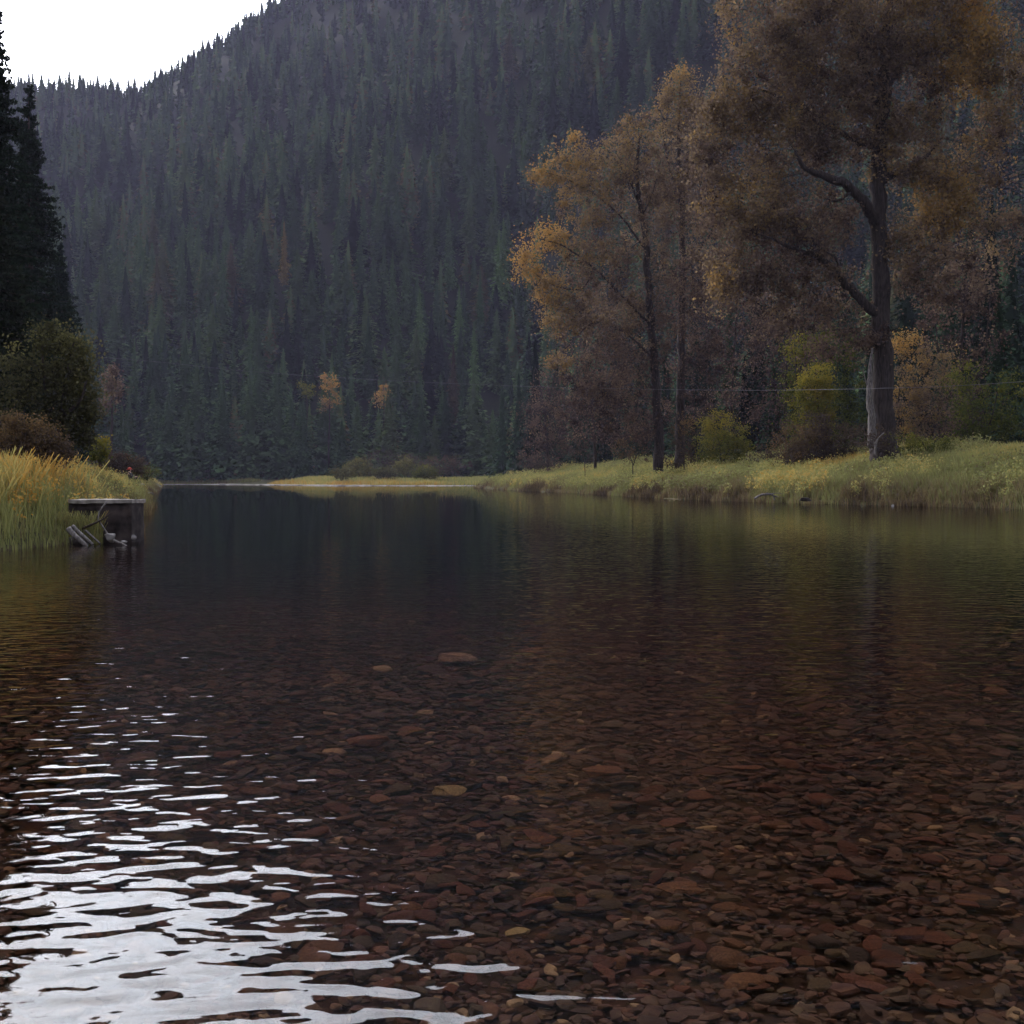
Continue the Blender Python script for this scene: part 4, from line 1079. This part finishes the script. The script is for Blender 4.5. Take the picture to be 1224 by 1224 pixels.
# ------------------------------------------------------------------ seated person, left bank
def person():
    D = 84.0
    seat = at(157, 576.5, D)
    gz = gh(seat[0], D); base = np.array([seat[0], D, max(gz + .25, seat[2])])
    e = empty('person', base, 'person in a red hat and dark clothes sitting in the grass on the left bank', 'person')
    J = {'pel': (0, 0, .12, .15), 'bel': (-.05, 0, .30, .14), 'ch': (-.10, 0, .50, .16), 'nk': (-.11, 0, .66, .06), 'hd': (-.10, 0, .76, .095), 'ht': (-.09, 0, .86, .085),
         'sl': (-.10, .17, .58, .07), 'el': (.06, .22, .36, .05), 'wl': (.28, .15, .33, .035), 'fl': (.36, .13, .33, .03),
         'sr': (-.10, -.17, .58, .07), 'er': (.06, -.22, .36, .05), 'wr': (.28, -.15, .33, .035), 'fr': (.36, -.13, .33, .03),
         'hl': (.02, .10, .10, .10), 'kl': (.42, .13, .30, .07), 'al': (.55, .12, -.10, .045), 'tl': (.72, .12, -.12, .035),
         'hr': (.02, -.10, .10, .10), 'kr': (.42, -.13, .30, .07), 'ar': (.55, -.12, -.10, .045), 'tr': (.72, -.12, -.12, .035)}
    E = [('pel', 'bel'), ('bel', 'ch'), ('ch', 'nk'), ('nk', 'hd'), ('hd', 'ht'), ('ch', 'sl'), ('sl', 'el'), ('el', 'wl'), ('wl', 'fl'), ('ch', 'sr'), ('sr', 'er'), ('er', 'wr'), ('wr', 'fr'),
         ('pel', 'hl'), ('hl', 'kl'), ('kl', 'al'), ('al', 'tl'), ('pel', 'hr'), ('hr', 'kr'), ('kr', 'ar'), ('ar', 'tr')]
    names = list(J)
    def skin(name, keys, edges, scale, mat):
        me = bpy.data.meshes.new(name); ks = list(keys)
        me.from_pydata([J[k][:3] for k in ks], [(ks.index(a), ks.index(b)) for a, b in edges], [])
        o = bpy.data.objects.new(name, me); col.objects.link(o); o.parent = e
        m = o.modifiers.new('skin', 'SKIN')
        for v, k in zip(me.skin_vertices[0].data, ks): v.radius = (J[k][3] * scale,) * 2
        me.skin_vertices[0].data[0].use_root = True
        s = o.modifiers.new('sub', 'SUBSURF'); s.levels = s.render_levels = 2
        me.materials.append(mat); return o
    skin('body', names, E, 1.0, M['skin'])
    sh = ['bel', 'pel', 'ch', 'sl', 'el', 'wl', 'sr', 'er', 'wr']
    skin('jacket', sh, [p for p in E if p[0] in sh and p[1] in sh], 1.18, M['darkcloth'])
    tr = ['pel', 'hl', 'kl', 'al', 'hr', 'kr', 'ar']
    skin('trousers', tr, [p for p in E if p[0] in tr and p[1] in tr], 1.2, M['darkcloth'])
    for s in (1, -1):
        g = Geo(); tube(g, [(.53, s * .12, -.12), (.62, s * .12, -.12), (.74, s * .12, -.13), (.80, s * .12, -.14)], [.05, .06, .055, .02], 8); g.build('shoe', M['palecloth'], e, True)
    g = Geo(); tube(g, [(-.10, 0, .80), (-.10, 0, .84), (-.10, 0, .89), (-.10, 0, .93), (-.10, 0, .95)], [.125, .125, .115, .08, .01], 14)
    tube(g, [(-.09, 0, .80), (-.09, 0, .815)], [.21, .20], 14); g.build('hat', M['red'], e, True)
    g = Geo(); tube(g, [(-.13, 0, .70), (-.13, 0, .76), (-.12, 0, .82)], [.085, .105, .10], 10); g.build('hair', M['hair'], e, True)
person()
